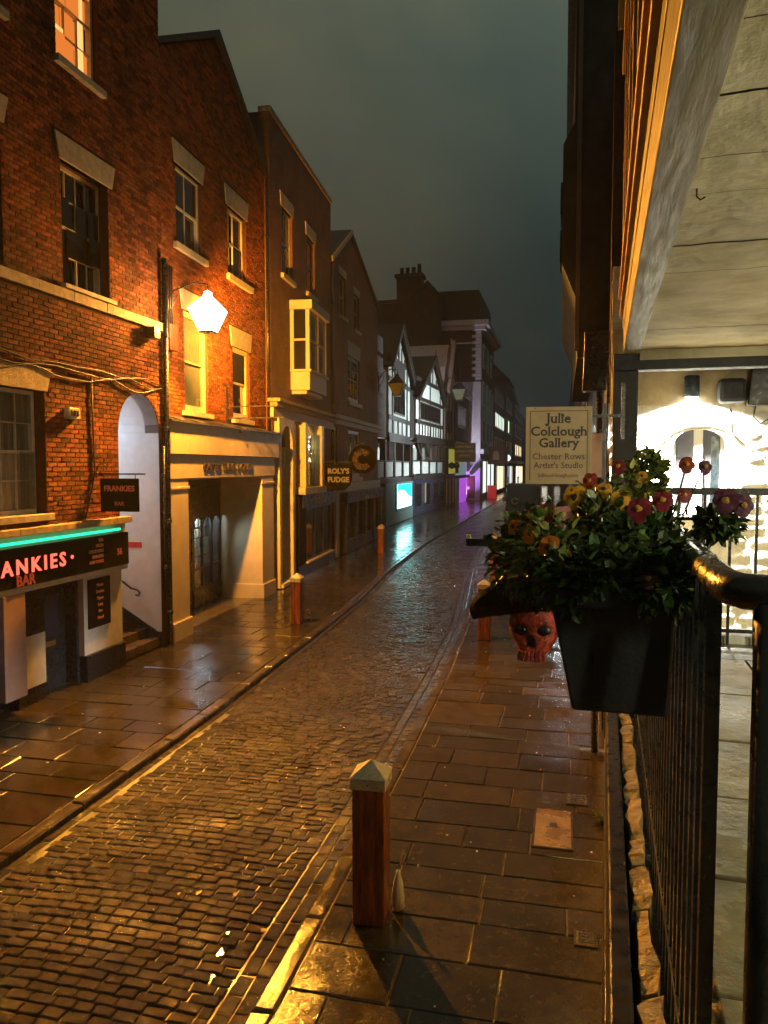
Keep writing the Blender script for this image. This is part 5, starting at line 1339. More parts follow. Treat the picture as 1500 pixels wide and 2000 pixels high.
def end_house():
    t = thing('whitewashed_stone_house', 'whitewashed stone house wall with arched window under a white lamp', 'building', (R0[0] + .05*9.75, 9.75, 0), -RA)
    # local x to the right, y along the street; the wall faces -y
    ops = [(.62, 1.20, 3.05, 4.05)]
    wall = wall_mb(-.1, 3.0, 0, 6.0, ops, 0, .4).build('wall', m_wstone, t)
    ac = .91
    # rubble courses
    z = 1.2
    while z < 4.3:
        h = random.uniform(.10, .17); x = -.1
        while x < 2.95:
            l = min(random.uniform(.16, .42), 3.0-x)
            if l > .05:
                bad = x + l > .55 and x < 1.27 and z + h > 2.98 and z < 4.12
                if not bad:
                    n, k = 5, 4; mb = MB()
                    for i in range(n):
                        for j in range(k):
                            e = (i in (0, n-1)) or (j in (0, k-1))
                            mb.v.append((x + .004 + (l-.008)*i/(n-1), .002 if e else -random.uniform(.006, .016), z + .004 + (h-.008)*j/(k-1)))
                    for i in range(n-1):
                        for j in range(k-1): mb.f.append((i*k+j, (i+1)*k+j, (i+1)*k+j+1, i*k+j+1))
                    mb.build('stone', m_wstone, wall, True)
            x += l
        z += h
    MB().box(-.1, 3.0, -.03, .0, 4.33, 5.2).build('upper_plaster', M('tan_plaster', (.42, .36, .22), .8, .3, 3, .4, 14), t)
    # arched window with white mullion and grey shutters
    w = MB()
    pts = [(ac + .29*c, 3.86 + .19*s) for c, s in [(math.cos(math.pi*i/10), math.sin(math.pi*i/10)) for i in range(11)]]
    for (xa, za), (xb, zb) in zip(pts, pts[1:]): w.prism([(xb, zb), (xa, za), (xa, 4.06), (xb, 4.06)], .0, .4)
    w.build('arch_head', m_wstone, t)
    hood = MB().tube([(ac + .40*math.cos(math.pi*(.12+.76*i/12)), -.025, 3.82 + .30*math.sin(math.pi*(.12+.76*i/12))) for i in range(13)], .014, 6).build('hood_mould', m_wstone, t)
    m = MB().box(.62, .66, .12, .2, 3.05, 3.95).box(1.16, 1.2, .12, .2, 3.05, 3.95).box(.86, .96, .10, .2, 3.05, 4.05).box(.66, .86, .13, .2, 3.05, 3.10).build('window', m_white, t)
    MB().box(.66, .86, .16, .18, 3.1, 4.05).build('shutter', m_graypaint, m)
    MB().box(.96, 1.06, .16, .18, 3.05, 4.05).build('shutter', m_graypaint, m)
    MB().box(1.06, 1.16, .16, .18, 3.05, 4.05).build('pane', M('grey_blue_pane', (.004, .008, .010), .3), m)
    MB().box(.55, 1.27, -.05, .1, 2.98, 3.05).build('sill', m_wstone, t, bevel=.01)
    MB().box(-.12, 3.0, .4, 6, 0, 9).build('body', m_brick_dark, t)
    return t
end_house()
def downlight():
    t = thing('wall_downlight', 'black cylinder lamp shining down on the whitewashed stone wall', 'wall lamp', (R0[0] + .05*9.75 + .80, 9.70, 4.35), -RA)
    MB().lathe([(.075, .06), (.085, .07), (.085, .30), (.07, .31)], (0, -.12, 0), 18).build('cylinder', M('blue_black_metal', (.03, .05, .075), .35, metal=.4), t, True)
    MB().box(-.03, .03, -.05, .06, .13, .22).build('wall_bracket', m_iron, t)
    MB().lathe([(.0, .045), (.055, .045), (.074, .062)], (0, -.12, 0), 18).build('lens', glow('white_lens', (1., 1., .95), 30.), t)
    lamp('SPOT', 'downlight_beam', (0, -.12, .035), 3200, (1., .98, .90), t, .05, (0, .10, -1), 150, .35)
downlight()
def wall_boxes():
    bx, by = R0[0] + .05*9.75, 9.72
    t = thing('wall_speaker', 'dark blue rounded speaker on the whitewashed wall', 'speaker', (bx + 1.25, by, 4.33), -RA)
    MB().box(-.17, .13, -.26, -.03, 0, .28).build('cabinet', m_bluebeam, t, bevel=.05)
    MB().box(-.05, .05, -.03, .03, .1, .2).build('bracket', m_iron, t)
    t = thing('cable_box', 'tapered black electrical box beside the speaker on the whitewashed wall', 'electrical box', (bx + 1.56, by, 4.3), -RA)
    MB().prism([(-.17, 0), (.2, .0), (.17, .46), (-.13, .46)], -.2, .02).build('casing', m_dark, t, bevel=.02)
    MB().tube([(-.06, -.1, 0), (-.08, -.08, -.12), (0, -.06, -.2), (.1, -.06, -.14), (.1, -.1, 0)], .008, 6).build('cable_loop', m_cable, t, True)
    t = thing('wall_conduit', 'brown timber conduit with cables running down the whitewashed wall', 'conduit', (bx + 1.66, by, 0), -RA)
    MB().tube([(0, -.04, 4.2), (0, -.04, 3.85), (.14, -.05, 3.55), (.2, -.05, 3.2), (.2, -.05, 2.2)], .03, 8).build('trunking', M('brown_trunking', (.26, .15, .06), .5), t, True)
    MB().tube([(-.42, -.05, 4.3), (-.4, -.05, 4.0), (-.2, -.05, 3.8), (.06, -.05, 3.66), (.14, -.09, 3.3), (.14, -.09, 2.2)], .010, 6).build('cable', m_cable, t, True)
    tag(MB().tube([(bx+2.2, by-.06, 4.9), (bx+2.2, by-.06, 4.55), (bx+2.32, by-.06, 4.42)], .03, 8).build('bent_pipe', m_bluebeam, None, True), 'dark bent pipe end under the cross beam', 'pipe')
wall_boxes()
def jetty_house():
    t = thing('jettied_house', 'dark unlit jettied house looming beyond the row', 'building', (.0, 10.6, 0), 0)
    m = M('dark_blue_grey_render', (.045, .06, .065), .8, .3, 3, .2, 20)
    MB().box(.55, 6, 0, 8, 0, 5.2).build('lower_wall', m_dark, t)
    MB().prism([(.18, 5.2), (6, 5.2), (6, 11.0), (.10, 10.6), (.10, 8.6), (-.06, 8.3), (-.06, 6.6), (.18, 6.0)], 1.2, 9).build('upper_wall', m, t)
    MB().box(-.02, 6, 1.1, 9.1, 10.62, 10.9).build('roof', m_slate, t)
    for z in (6.7, 7.4): 
        w = MB().box(-.09, -.061, 1.6, 2.2, z, z+.5).build('window', m_timber, t); MB().box(-.095, -.0905, 1.68, 2.12, z+.06, z+.44).build('pane', m_pane, w)
    MB().box(.14, .2, 1.13, 1.198, 5.3, 10.5).build('corner_board', M('pale_corner_board', (.16, .16, .14), .6), t)
jetty_house()
def hopper():
    t = thing('rain_hopper', 'black rainwater hopper and downpipe at the row corner post', 'drainpipe', (.36, 9.6, 0), -RA)
    MB().prism([(-.15, 4.5), (.13, 4.5), (.16, 5.0), (.16, 5.2), (-.13, 5.2), (-.13, 5.0)], -.12, .12).build('hopper', m_iron, t, bevel=.015)
    MB().tube([(.06, 0, .1), (.06, 0, 4.5)], .045, 10).build('pipe', m_iron, t, True)
    MB().tube([(.16, -.03, 3.0), (.16, -.03, 4.35)], .014, 6).build('white_cable', M('white_cable', (.5, .5, .42), .5), t, True)
hopper()
def right_terrace():
    for i, (y0, y1, h, x, lab) in enumerate(((19.8, 34, 9.5, .9, 'dark row building beyond the jettied house'), (34.2, 60, 10.5, 1.2, 'dark row building carrying the added white lantern'), (60.3, 150, 11, .8, 'long dark terrace on the right of the street end'))):
        t = thing('row_terrace', lab, 'building', (x, y0, 0), 0, 'row buildings along the right side')
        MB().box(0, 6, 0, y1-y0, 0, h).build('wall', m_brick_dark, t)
        MB().prism([(-.2, h), (6.2, h), (3, h+3)], 0, y1-y0).build('roof', m_slate, t)
        n = int((y1-y0)/3.2)
        for j in range(min(n, 9)):
            a = .6 + j*3.1
            w = MB().box(-.1, .0, a, a+2.2, .5, 2.4).build('shop_window', m_dark, t); MB().box(-.12, -.101, a+.15, a+2.05, .65, 2.25).build('pane', glow('row_shop_%d_%d' % (i, j), (.9, .95, 1.), .9 if (i == 1 and j in (1, 3, 4)) else .03), w)  # bright panes assumed, to light the fronts across the street
            w = MB().box(-.1, .0, a+.3, a+1.7, 5.2, 7.2).build('window', m_whitewood, t); MB().box(-.12, -.101, a+.4, a+1.6, 5.3, 7.1).build('pane', m_pane, w)
right_terrace()
# ================================================================ railing
def railing():
    t = thing('iron_railing', 'black iron railing round the walkway edge with a fat tubular handrail', 'railing', R0, -RA)
    zt = 3.435
    # front run, rounded corner, near return; far return
    y0, y1 = 1.085, 5.34
    MB().tube([(0, y1, zt), (0, y0+.10, zt), (.004, y0+.045, zt), (.018, y0+.014, zt), (.05, y0, zt), (.5, y0, zt), (1.2, y0, zt)], .0245, 14).build('handrail', m_iron, t, True)
    MB().box(.0, 3.1, y1-.02, y1+.02, zt-.015, zt+.03).build('far_top_rail', m_iron, t, bevel=.004)
    MB().box(-.012, .012, y0+.05, y1, 2.53, 2.555).build('bottom_rail', m_iron, t)
    MB().box(.012, 3.1, y1-.012, y1+.012, 2.53, 2.555).build('far_bottom_rail', m_iron, t)
    y = y0 + .17
    while y < y1 - .05:
        MB().box(-.011, .011, y-.011, y+.011, 2.4, zt-.01).build('baluster', m_iron, t); y += .08
    x = .155
    while x < 3.0:
        MB().box(x-.009, x+.009, y1-.009, y1+.009, 2.4, zt-.01).build('baluster', m_iron, t); x += .155
    MB().box(-.025, .025, y1-.025, y1+.025, 2.3, zt+.02).build('corner_post', m_iron, t)
    MB().tube([(.052, y0, zt-.012), (.052, y0, 2.3)], .025, 12).build('near_post', m_iron, t, True)
    x = .21
    while x < 1.2:
        MB().box(x-.008, x+.008, y0-.008, y0+.008, 2.4, zt-.01).build('baluster', m_iron, t); x += .11
    # droplets hanging on the tube
    mb = MB()
    for _ in range(160):
        y = random.uniform(1.2, 4.5); a = random.uniform(.2, 2.9); r = random.uniform(.0012, .003)
        c = (.025*math.cos(a), y, zt + .025*math.sin(a)); mb.lathe([(0, -r), (r, 0), (0, r)], c, 5)
    mb.build('rain_droplets', M('water_drop', (.5, .5, .5), .03, 0, spec=1.), t, kind='stuff')
    # stone kerb under the far return
    MB().box(.02, 3.1, y1+.03, y1+.25, 2.3, 2.5).build('kerb_stone', m_wstone, t, bevel=.01)
    return t
railing()
# ================================================================ planter and pansies
def planter():
    t = thing('planter_box', 'black plastic trough planter hung on the outside of the railing', 'planter', R0, -RA)
    # trough: slightly tapered, length along the rail; local x across, y along
    y0, y1 = 1.46, 2.36; xa, xb, za, zb = -.262, -.035, 3.135, 3.37
    tp = .028
    b = MB()
    o = [(xa, y0-.01, zb), (xb, y0-.01, zb), (xb, y1+.01, zb), (xa, y1+.01, zb)]; u = [(xa+tp*1.6, y0+.02, za), (xb-.008, y0+.02, za), (xb-.008, y1-.02, za), (xa+tp*1.6, y1-.02, za)]
    i1 = [(xa+.014, y0+.004, zb), (xb-.014, y0+.004, zb), (xb-.014, y1-.004, zb), (xa+.014, y1-.004, zb)]; i2 = [(x, y, zb-.05) for x, y, z in i1]
    b.add(o + u + i1 + i2, [(4,5,1,0),(5,6,2,1),(6,7,3,2),(7,4,0,3),(7,6,5,4),(0,1,9,8),(1,2,10,9),(2,3,11,10),(3,0,8,11),(8,9,13,12),(9,10,14,13),(10,11,15,14),(11,8,12,15)])
    m = M('matt_black_plastic', (.009, .010, .012), .62, .25, 9, .12, 60)
    b.build('trough', m, t, bevel=.006)
    MB().box(xa-.006, xb+.004, y0-.022, y0-.008, zb-.03, zb+.004).box(xa-.01, xa+.002, y0-.008, y1+.01, zb-.03, zb+.004).build('rim', m, t, bevel=.004)
    MB().box(xa+.085, xa+.088, y0-.0, y0+.004, za+.02, zb-.03).build('mould_seam', m, t)
    MB().box(xa+.016, xb-.016, y0+.006, y1-.006, zb-.051, zb-.03).build('compost', M('compost', (.02, .014, .01), .9, .3, 30, 1., 40), t)
    for y in (1.7, 2.15):
        MB().box(xb+.001, xb+.008, y-.015, y+.015, 3.2, 3.52).box(xb+.001, .03, y-.015, y+.015, 3.49, 3.496).build('hook', m_iron, t)
    return t
planter()
m_leafs = [M('pansy_leaf_dark', (.030, .070, .018), .38, .35, 20, isl=.45), M('pansy_leaf_mid', (.07, .115, .022), .38, .35, 20, isl=.4), M('pansy_leaf_yellow', (.19, .20, .04), .4, .3, 20, isl=.4)]
m_stem = M('pansy_stem', (.05, .08, .02), .5)
FCOL = {'yellow': ((.62, .30, .012), (.02, .008, .004)), 'crimson': ((.20, .010, .022), (.55, .30, .03)), 'orange': ((.60, .17, .012), (.10, .02, .01)), 'plum': ((.085, .012, .045), (.35, .2, .03)), 'pink': ((.42, .16, .16), (.5, .35, .1)), 'rust': ((.30, .045, .02), (.5, .25, .03))}
m_pet = {k: M('petal_' + k, v[0], .55, .25, 30, isl=.2, bump=.2, bscale=120) for k, v in FCOL.items()}
m_eye = {k: M('eye_' + k, v[1], .6) for k, v in FCOL.items()}
def leaf_into(mb, c, d, n, l, w):
    """small cupped leaf: six-sided, folded along its rib"""
    d = d.normalized(); s = d.cross(n)
    if s.length < 1e-3: s = d.orthogonal()
    s.normalize(); n = s.cross(d).normalized()
    k = len(mb.v)
    mb.v += [tuple(c), tuple(c + d*l*.35 + s*w*.5 + n*l*.1), tuple(c + d*l*.75 + s*w*.38 + n*l*.08), tuple(c + d*l - n*l*.06), tuple(c + d*l*.75 - s*w*.38 + n*l*.08), tuple(c + d*l*.35 - s*w*.5 + n*l*.1), tuple(c + d*l*.5)]
    mb.f += [(k, k+1, k+6), (k+1, k+2, k+6), (k+2, k+3, k+6), (k+3, k+4, k+6), (k+4, k+5, k+6), (k+5, k, k+6)]
def pansy(par, c, face, r, colour):
    """five overlapping rounded petals round a small eye"""
    face = Vector(face).normalized(); up = Vector((0, 0, 1)); s = up.cross(face)
    if s.length < .01: s = Vector((1, 0, 0))
    s.normalize(); up = face.cross(s).normalized()
    mb = MB(); c = Vector(c)
    for k, (a, sc_, off) in enumerate(((90+38, 1.0, -.004), (90-38, 1.0, -.002), (180+12, .92, .001), (-12, .92, .002), (270, 1.12, .004))):
        a = math.radians(a + random.gauss(0, 6)); q = c + (s*math.cos(a) + up*math.sin(a))*r*.5*sc_ + face*off
        R = r*.56*sc_; n = 10; i0 = len(mb.v); mb.v.append(tuple(q + face*r*.02))
        for j in range(n):
            b = 2*math.pi*j/n; e = s*math.cos(b) + up*math.sin(b)
            out = (q + e*R - c).length / r
            mb.v.append(tuple(q + e*R*random.uniform(.92, 1.06) - face*(r*.05*out*out) + face*random.uniform(-.10, .10)*r))
        for j in range(n): mb.f.append((i0, i0+1+j, i0+1+(j+1) % n))
    f = mb.build('flower', m_pet[colour], par, True)
    m2 = MB(); n = 10; q = c + face*.009; m2.v.append(tuple(q))
    for j in range(n): m2.v.append(tuple(q + (s*math.cos(j*.628) + up*math.sin(j*.628))*r*random.uniform(.2, .34) - face*.002))
    m2.f = [(0, 1+j, 1+(j+1) % n) for j in range(n)]
    m2.build('eye', m_eye[colour], f)
    return f
def pansy_plant(label, base, blobs, flowers, nleaf=240, lm=(0, 1), seed=1):
    """base: local point in the compost; blobs: (centre, radii) leaf clumps; flowers: (centre, face, radius, colour)"""
    random.seed(seed)
    t = thing('pansy_plant', label, 'flowers', R0, -RA, 'pansies in the railing planter')
    B0 = Vector(base); st = MB(); lv = [MB() for _ in m_leafs]
    for c, rad in blobs:
        c = Vector(c); rad = Vector(rad)
        for _ in range(5):
            e = c + Vector((random.uniform(-1, 1)*rad.x, random.uniform(-1, 1)*rad.y, random.uniform(-1, 1)*rad.z))*.7
            st.tube([B0, (B0+e)/2 + Vector((0, 0, .03)), e], .0025, 4)
        for _ in range(nleaf*2 // len(blobs)):
            while True:
                q = Vector((random.uniform(-1, 1), random.uniform(-1, 1), random.uniform(-1, 1)))
                if q.length < 1: break
            q *= (.55 + .45*random.random()) / max(q.length, .3) * min(1, q.length + .35)
            p = c + Vector((q.x*rad.x, q.y*rad.y, q.z*rad.z))
            d = (q + Vector((random.gauss(0, .5), random.gauss(0, .5), random.gauss(0, .5) - .15)))
            l = random.uniform(.016, .036)
            leaf_into(lv[random.choice(lm)], p, d, Vector((random.gauss(0, .4), random.gauss(0, .4), 1)), l, l*random.uniform(.5, .75))
    for i, mb in enumerate(lv):
        if mb.v: mb.build('foliage', m_leafs[i], t, kind='stuff')
    st.build('stems', m_stem, t, kind='stuff')
    for c, f, r, col in flowers:
        MB().tube([B0, (B0 + Vector(c))*.5 + Vector((0, 0, .02)), Vector(c) - Vector(f).normalized()*.01], .002, 5).build('flower_stalk', m_stem, t)
        pansy(t, c, f, r*.74, col)
    return t
CF = (-.1, -1, .35)
pansy_plant('crimson pansies at the near end of the planter by the handrail', (-.10, 1.62, 3.33), [((-.09, 1.60, 3.43), (.10, .12, .08)), ((-.03, 1.66, 3.36), (.07, .10, .07))],
            [((-.055, 1.56, 3.535), CF, .028, 'crimson'), ((-.10, 1.52, 3.52), (-.2, -1, .3), .033, 'crimson'), ((-.015, 1.58, 3.545), (.2, -1, .3), .020, 'crimson')], 420, (0, 0, 1), 3)
pansy_plant('tall plum pansies leaning out towards the whitewashed wall', (-.05, 1.75, 3.33), [((-.03, 1.72, 3.44), (.07, .10, .07)), ((.06, 1.66, 3.485), (.04, .04, .03))],
            [((.065, 1.62, 3.535), (-.1, -1, .1), .034, 'plum'), ((.10, 1.64, 3.525), (.2, -1, .0), .030, 'plum'), ((.00, 1.70, 3.605), (0, -1, .3), .024, 'rust'), ((.035, 1.70, 3.60), (.2, -1, .2), .020, 'plum')], 180, (0, 1), 4)
pansy_plant('yellow pansies with black faces in the middle of the planter', (-.15, 1.80, 3.33), [((-.16, 1.74, 3.46), (.09, .12, .08))],
            [((-.225, 1.70, 3.535), (-.2, -1, .1), .036, 'yellow'), ((-.13, 1.70, 3.53), (.1, -1, .4), .030, 'yellow'), ((-.165, 1.74, 3.55), (0, -1, .5), .026, 'yellow'), ((-.195, 1.78, 3.57), (-.2, -1, .1), .024, 'rust')], 420, (1, 2, 0), 5)
pansy_plant('leafy pansies with rusty buds at the far end of the planter', (-.13, 2.2, 3.33), [((-.12, 2.15, 3.50), (.12, .16, .10)), ((-.05, 2.25, 3.58), (.05, .06, .07))],
            [((-.13, 2.02, 3.60), CF, .026, 'crimson'), ((-.20, 2.05, 3.56), (-.3, -1, .2), .028, 'orange'), ((-.07, 2.1, 3.575), CF, .022, 'yellow')], 420, (1, 2), 6)
pansy_plant('orange and yellow pansies spilling over the street side', (-.2, 1.68, 3.33), [((-.27, 1.60, 3.41), (.08, .12, .10)), ((-.34, 1.72, 3.40), (.07, .10, .09))],
            [((-.265, 1.50, 3.445), (-.3, -1, .2), .032, 'orange'), ((-.305, 1.56, 3.465), (-.3, -1, .3), .027, 'orange'), ((-.235, 1.47, 3.425), (.3, -1, -.1), .027, 'yellow'), ((-.345, 1.62, 3.475), (-.5, -1, .2), .022, 'orange')], 520, (1, 2, 1), 7)
pansy_plant('crimson and pink pansies on the outer edge of the planter', (-.22, 1.9, 3.33), [((-.30, 1.84, 3.42), (.08, .14, .09))],
            [((-.285, 1.66, 3.50), (-.2, -1, .3), .034, 'crimson'), ((-.245, 1.62, 3.50), (.1, -1, .4), .030, 'pink'), ((-.325, 1.72, 3.49), (-.4, -1, .3), .026, 'crimson')], 300, (0, 1), 8)
pansy_plant('dark trailing pansy leaves hanging over the near trough end', (-.14, 1.50, 3.34), [((-.15, 1.48, 3.40), (.11, .06, .055)), ((-.06, 1.47, 3.385), (.06, .05, .05)), ((-.22, 1.48, 3.39), (.06, .06, .06))],
            [((-.085, 1.43, 3.40), CF, .024, 'plum')], 640, (0, 0, 0, 1), 9)
random.seed(21)
# ================================================================ pirate skull on its bracket
def skull():
    t = thing('pirate_skull', 'red skull in a black pirate hat hung from a wall arm below the planter', 'ornament', (-.125, 3.72, 2.83), math.radians(-4))
    m = M('red_painted_resin', (.36, .040, .018), .55, .7, 22, .9, 50, coat=.1)
    mb = MB(); nu, nv = 40, 34
    def bump(p, c, r, k): 
        d = ((p[0]-c[0])/r[0])**2 + ((p[1]-c[1])/r[1])**2
        return k*math.exp(-d*1.6)
    for j in range(nv+1):
        th = math.pi*j/nv
        for i in range(nu):
            ph = 2*math.pi*i/nu
            x, y, z = math.sin(th)*math.cos(ph), math.sin(th)*math.sin(ph), math.cos(th)
            front = max(0, -y)
            wx = .105; wz = .135
            if z < 0: wx = .105*(1 - .24*min(1, -z*1.1))           # narrows to the jaw
            X, Y, Z = x*wx, y*.12, z*wz
            if z < -.2: Y += -.018*front                              # jaw pushed forward
            if front > .05:
                q = (X, Z)
                dpt = bump(q, (-.043, .005), (.030, .027), .050) + bump(q, (.043, .005), (.030, .027), .050) + bump(q, (0, -.035), (.016, .024), .034)
                dpt += bump(q, (-.075, -.055), (.025, .03), .022) + bump(q, (.075, -.055), (.025, .03), .022)
                dpt -= bump(q, (-.045, .045), (.04, .014), .012) + bump(q, (.045, .045), (.04, .014), .012) + bump(q, (-.065, -.03), (.025, .014), .014) + bump(q, (.065, -.03), (.025, .014), .014)
                dpt -= bump(q, (0, -.085), (.05, .03), .016)
                Y += dpt*min(1, front*2)
            mb.v.append((X, Y, Z))
    for j in range(nv):
        for i in range(nu):
            a, b = j*nu+i, j*nu+(i+1) % nu
            mb.f.append((a, a+nu, b+nu, b))
    s = mb.build('skull', m, t, True)
    for sx in (-1, 1):
        MB().lathe([(0, -.02), (.022, -.008), (.025, .0), (.018, .02), (0, .03)], (sx*.043, -.088, .003), 14, 1.3, .6).build('eye_socket', m_dark, s, True)
    MB().prism([(-.019, -.056), (.0, -.048), (.019, -.056), (.011, -.022), (0, -.008), (-.011, -.022)], -.124, -.08).build('nose_cavity', m_dark, s)
    for row, z in enumerate((-.082, -.104)):
        for k in range(8):
            x = -.049 + k*.014; y = -.136 + abs(x)*.45
            MB().box(x-.0058, x+.0058, y-.005, y+.014, z-.0102, z+.0102).build('tooth', m, s, bevel=.003)
    # hat: up-curled brim and crown, tilted
    h = MB(); n = 40
    for k, rr in enumerate((.085, .125, .175, .215, .222, .21, .13, .09)):
        for i in range(n):
            a = 2*math.pi*i/n
            lift = (.05 if k in (2, 5) else .125 if k in (3, 4) else 0)*(abs(math.sin(a))**.9)
            droop = -.012*(abs(math.cos(a))**2)*(rr/.2)
            h.v.append((rr*1.12*math.cos(a), rr*.82*math.sin(a), lift + droop + (.0 if k < 4 else .014)))
    for k in range(7):
        for i in range(n): h.f.append((k*n+i, k*n+(i+1) % n, (k+1)*n+(i+1) % n, (k+1)*n+i))
    m_hat = M('black_felt', (.006, .005, .005), .8, .3, 14, .4, 60, spec=.2)
    H = h.build('hat_brim', m_hat, t, True); H.location = (-.02, 0, .070); H.rotation_euler = (math.radians(-6), math.radians(-9), 0)
    c = MB().lathe([(.098, .0), (.095, .05), (.085, .10), (.06, .13), (.0, .14)], (0, 0, 0), 20, 1.05, 1.0).build('hat_crown', m_hat, t, True); c.location = (-.01, 0, .075); c.rotation_euler = H.rotation_euler
    e = MB().lathe([(.03, -.004), (.03, .004)], (0, 0, 0), 12).build('hat_badge', m, t); e.matrix_local = Matrix.Translation((.03, -.105, .125)) @ Matrix.Rotation(math.radians(90), 4, 'X')
    MB().tube([(0, 0, .2), (0, 0, .41)], .006, 6).build('chain', m_iron, t)
    t.scale = (1.16, 1.16, 1.16)
    t2 = thing('hanging_bracket', 'square black iron arm reaching out over the pavement above the skull', 'bracket', (0, 3.72, 3.235))
    MB().box(-.455, .40, -.018, .018, -.018, .018).build('arm', m_iron, t2, bevel=.003)
    MB().box(.34, .37, -.03, .03, -.8, .15).build('wall_plate', m_iron, t2)
    MB().box(-.455, -.435, -.02, .02, .019, .035).build('end_cap', m_cap, t2)
skull()
# ================================================================ gallery sign
def gallery_sign():
    m_panel = M('cream_sign_panel', (.46, .37, .21), .5, .12, 6)
    m_ink = M('dark_sign_ink', (.03, .022, .02), .5); m_ink2 = M('brown_sign_ink', (.10, .07, .045), .5)
    t = thing('gallery_sign', 'cream gallery sign with dark serif lettering hung beyond the flowers', 'sign', (-.045, 7.2, 3.445), math.radians(5))
    w, h = .585, .70
    b = MB().box(-w/2, w/2, -.012, .012, 0, h).build('panel', m_panel, t, bevel=.004)
    q = .035
    MB().box(-w/2+q, w/2-q, -.0145, -.0125, h-q-.006, h-q).box(-w/2+q, -w/2+q+.006, -.0145, -.0125, q, h-q-.006).box(w/2-q-.006, w/2-q, -.0145, -.0125, q, h-q-.006).build('border_line', m_ink, b)
    MB().box(-w/2-.001, -w/2+.02, -.018, -.0126, 0, h).box(w/2-.02, w/2+.001, -.018, -.0126, 0, h).box(-w/2+.02, w/2-.02, -.018, -.0126, 0, .02).box(-w/2+.02, w/2-.02, -.018, -.0126, h-.02, h).build('raised_edge', m_panel, b)
    def serif(body, size, z, mat, bold):
        mb = text_mb(body, size, 0, z, -.0126, depth=.003, bold=bold, xscale=1.04)
        ymin = min(v[1] for v in mb.v); done = set(); feet = []
        for f in mb.f:                       # short level edges are stem ends: give each a small slab serif
            for i in range(len(f)):
                p, q = mb.v[f[i]], mb.v[f[(i+1) % len(f)]]
                if abs(p[1]-ymin) < 1e-5 and abs(q[1]-ymin) < 1e-5 and abs(p[2]-q[2]) < 1e-5:
                    w = abs(p[0]-q[0]); k = (round(min(p[0], q[0]), 4), round(p[2], 4))
                    if .04*size < w < .2*size and k not in done:
                        done.add(k); feet.append((min(p[0], q[0]), max(p[0], q[0]), p[2]))
        for x0, x1, zz in feet:
            up = zz > z + .3*size
            mb.box(x0-.055*size, x1+.055*size, ymin, ymin+.003, zz-(.045*size if up else 0), zz+(0 if up else .045*size))
        mb.build('lettering', mat, b)
    serif('Julie', .125, .555, m_ink, .0024); serif('Colclough', .118, .44, m_ink, .0024); serif('Gallery', .118, .335, m_ink, .0024)
    serif('Chester Rows', .078, .225, m_ink2, .0006); serif("Artist's Studio", .074, .145, m_ink2, .0006); serif('juliecolclough.com', .046, .065, m_ink2, 0)
    for x in (-.21, .23): MB().lathe([(.007, -.003), (.007, .003)], (x, -.015, h-.012), 8).build('fixing', m_iron, b)
    t2 = thing('hanging_bracket', 'thin black arm carrying the cream gallery sign from the row front', 'bracket', (-.045, 7.225, 4.05), math.radians(5))
    MB().box(-.27, .58, -.012, .012, 0, .025).build('arm', m_iron, t2)
    MB().box(.55, .58, -.02, .02, -.2, .3).build('wall_plate', m_iron, t2)
    t3 = thing('narrow_sign', 'narrow pale notice partly hidden behind the cream gallery sign', 'sign', (.36, 7.62, 3.5), math.radians(5))
    MB().box(-.14, .0, -.01, .01, 0, .42).build('panel', M('dull_pink_panel', (.32, .24, .2), .6), t3, bevel=.003)
    MB().box(.0, .03, -.012, .012, -.2, .7).build('stanchion', m_dark, t3)
gallery_sign()
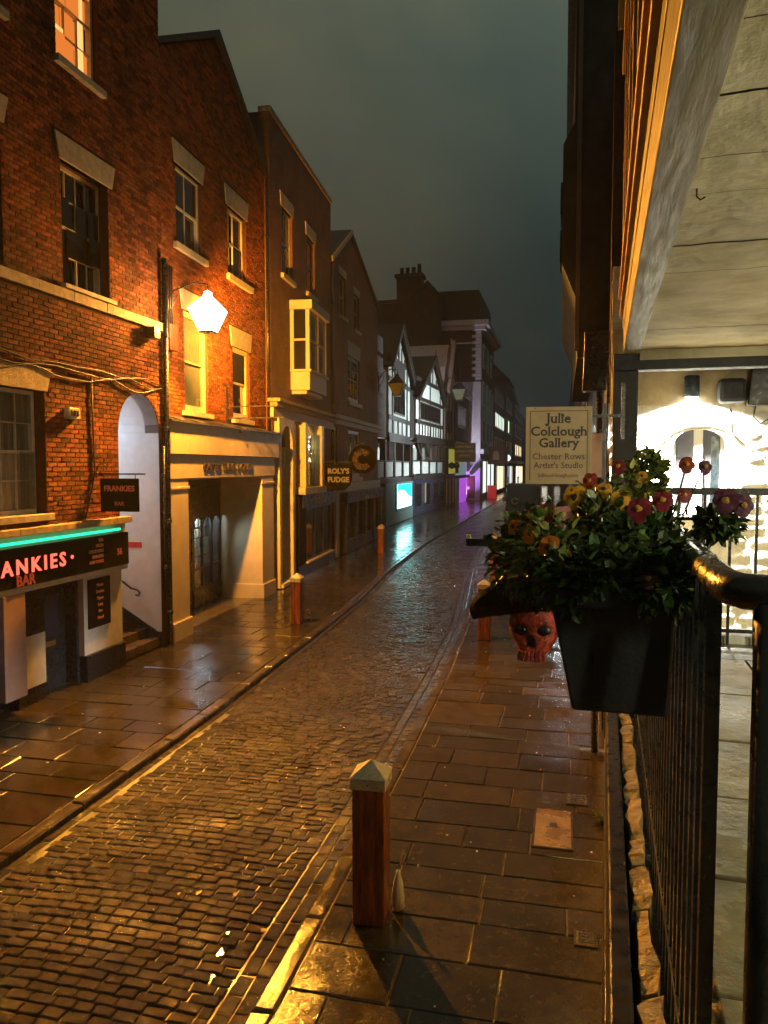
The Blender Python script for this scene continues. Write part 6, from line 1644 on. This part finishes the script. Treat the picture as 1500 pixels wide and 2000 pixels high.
# ================================================================ van parked on the right pavement
def van():
    t = thing('parked_van', 'dark wet van parked facing along the street beyond the planter', 'van', (-2.35, 46.0, PZ-.05), 0)
    m_b = M('dark_green_van_paint', (.012, .018, .016), .16, .2, 3, coat=.6)
    w = 1.0
    prof = [(0, .35), (0, .95), (.12, 1.12), (.75, 1.32), (1.45, 2.42), (1.75, 2.55), (5.2, 2.55), (5.3, 2.3), (5.3, .35)]
    mb = MB().prism_x(prof, -w, w); mb.build('body', m_b, t, bevel=.06)
    g = MB(); a = [(-w+.12, .80, 1.38), (w-.12, .80, 1.38), (w-.2, 1.42, 2.36), (-w+.2, 1.42, 2.36)]
    off = Vector((0, -.03, .02)); g.add([Vector(p)+off for p in a], [(0,1,2,3)]); ws = g.build('windscreen', M('windscreen_glass', (.01, .013, .013), .05, .3, 3, spec=1., rvar=.02), t)
    ring = [(-.45 + .19*math.cos(q), .78 + .09*math.sin(q)*.6, 1.52 + .19*math.sin(q)*.9) for q in [i*math.pi/8 for i in range(17)]]
    MB().tube(ring, .02, 6).build('steering_wheel', M('pale_grey_rim', (.3, .3, .3), .4), t, True)
    for x in (-.5, .3): MB().tube([(x, .74, 1.36), (x+.5, 1.0, 1.8)], .014, 5).build('wiper', m_iron, t)
    for s in (-1, 1):
        MB().prism([(s*.9-.12, .72), (s*.9+.09, .72), (s*.9+.09, .95), (s*.9-.12, .92)], -.03, .05).build('headlight', M('headlight_lens', (.4, .42, .4), .1), t)
        MB().box(s*1.0, s*1.22, .95, 1.05, 1.5, 1.75).build('door_mirror', m_dark, t, bevel=.02)
        for y in (.85, 4.3):
            o = MB().lathe([(.0, -.1), (.2, -.1), (.22, -.08), (.34, -.1), (.34, .1), (0, .1)], (0, 0, 0), 18).build('wheel', M('tyre', (.02, .02, .02), .8), t); o.matrix_local = Matrix.Translation((s*.92, y, .36)) @ Matrix.Rotation(math.radians(90), 4, 'Y')
    MB().box(-.75, .75, -.03, 0, .58, .9).build('grille', m_dark, t)
    p = MB().box(-.26, .26, -.06, -.031, .42, .53).build('number_plate', M('white_plate', (.6, .6, .55), .4), t)
    MB().box(-w, w, -.1, .02, .3, .5).build('bumper', m_dark, t, bevel=.04)
van()
# ================================================================ thin haze added to spread the lantern glow
def haze():
    m, nt, o = _nt('glow_haze')
    v = nt.nodes.new('ShaderNodeVolumePrincipled'); v.inputs['Color'].default_value = (.9, .9, .9, 1); v.inputs['Density'].default_value = .0005; v.inputs['Anisotropy'].default_value = .35
    nt.links.new(v.outputs[0], o.inputs['Volume'])
    tag(MB().box(-60, 60, -30, 200, -1.7, 30).build('haze', m, kind='stuff'), 'thin haze added for the glow round the street lantern', 'haze')
haze()
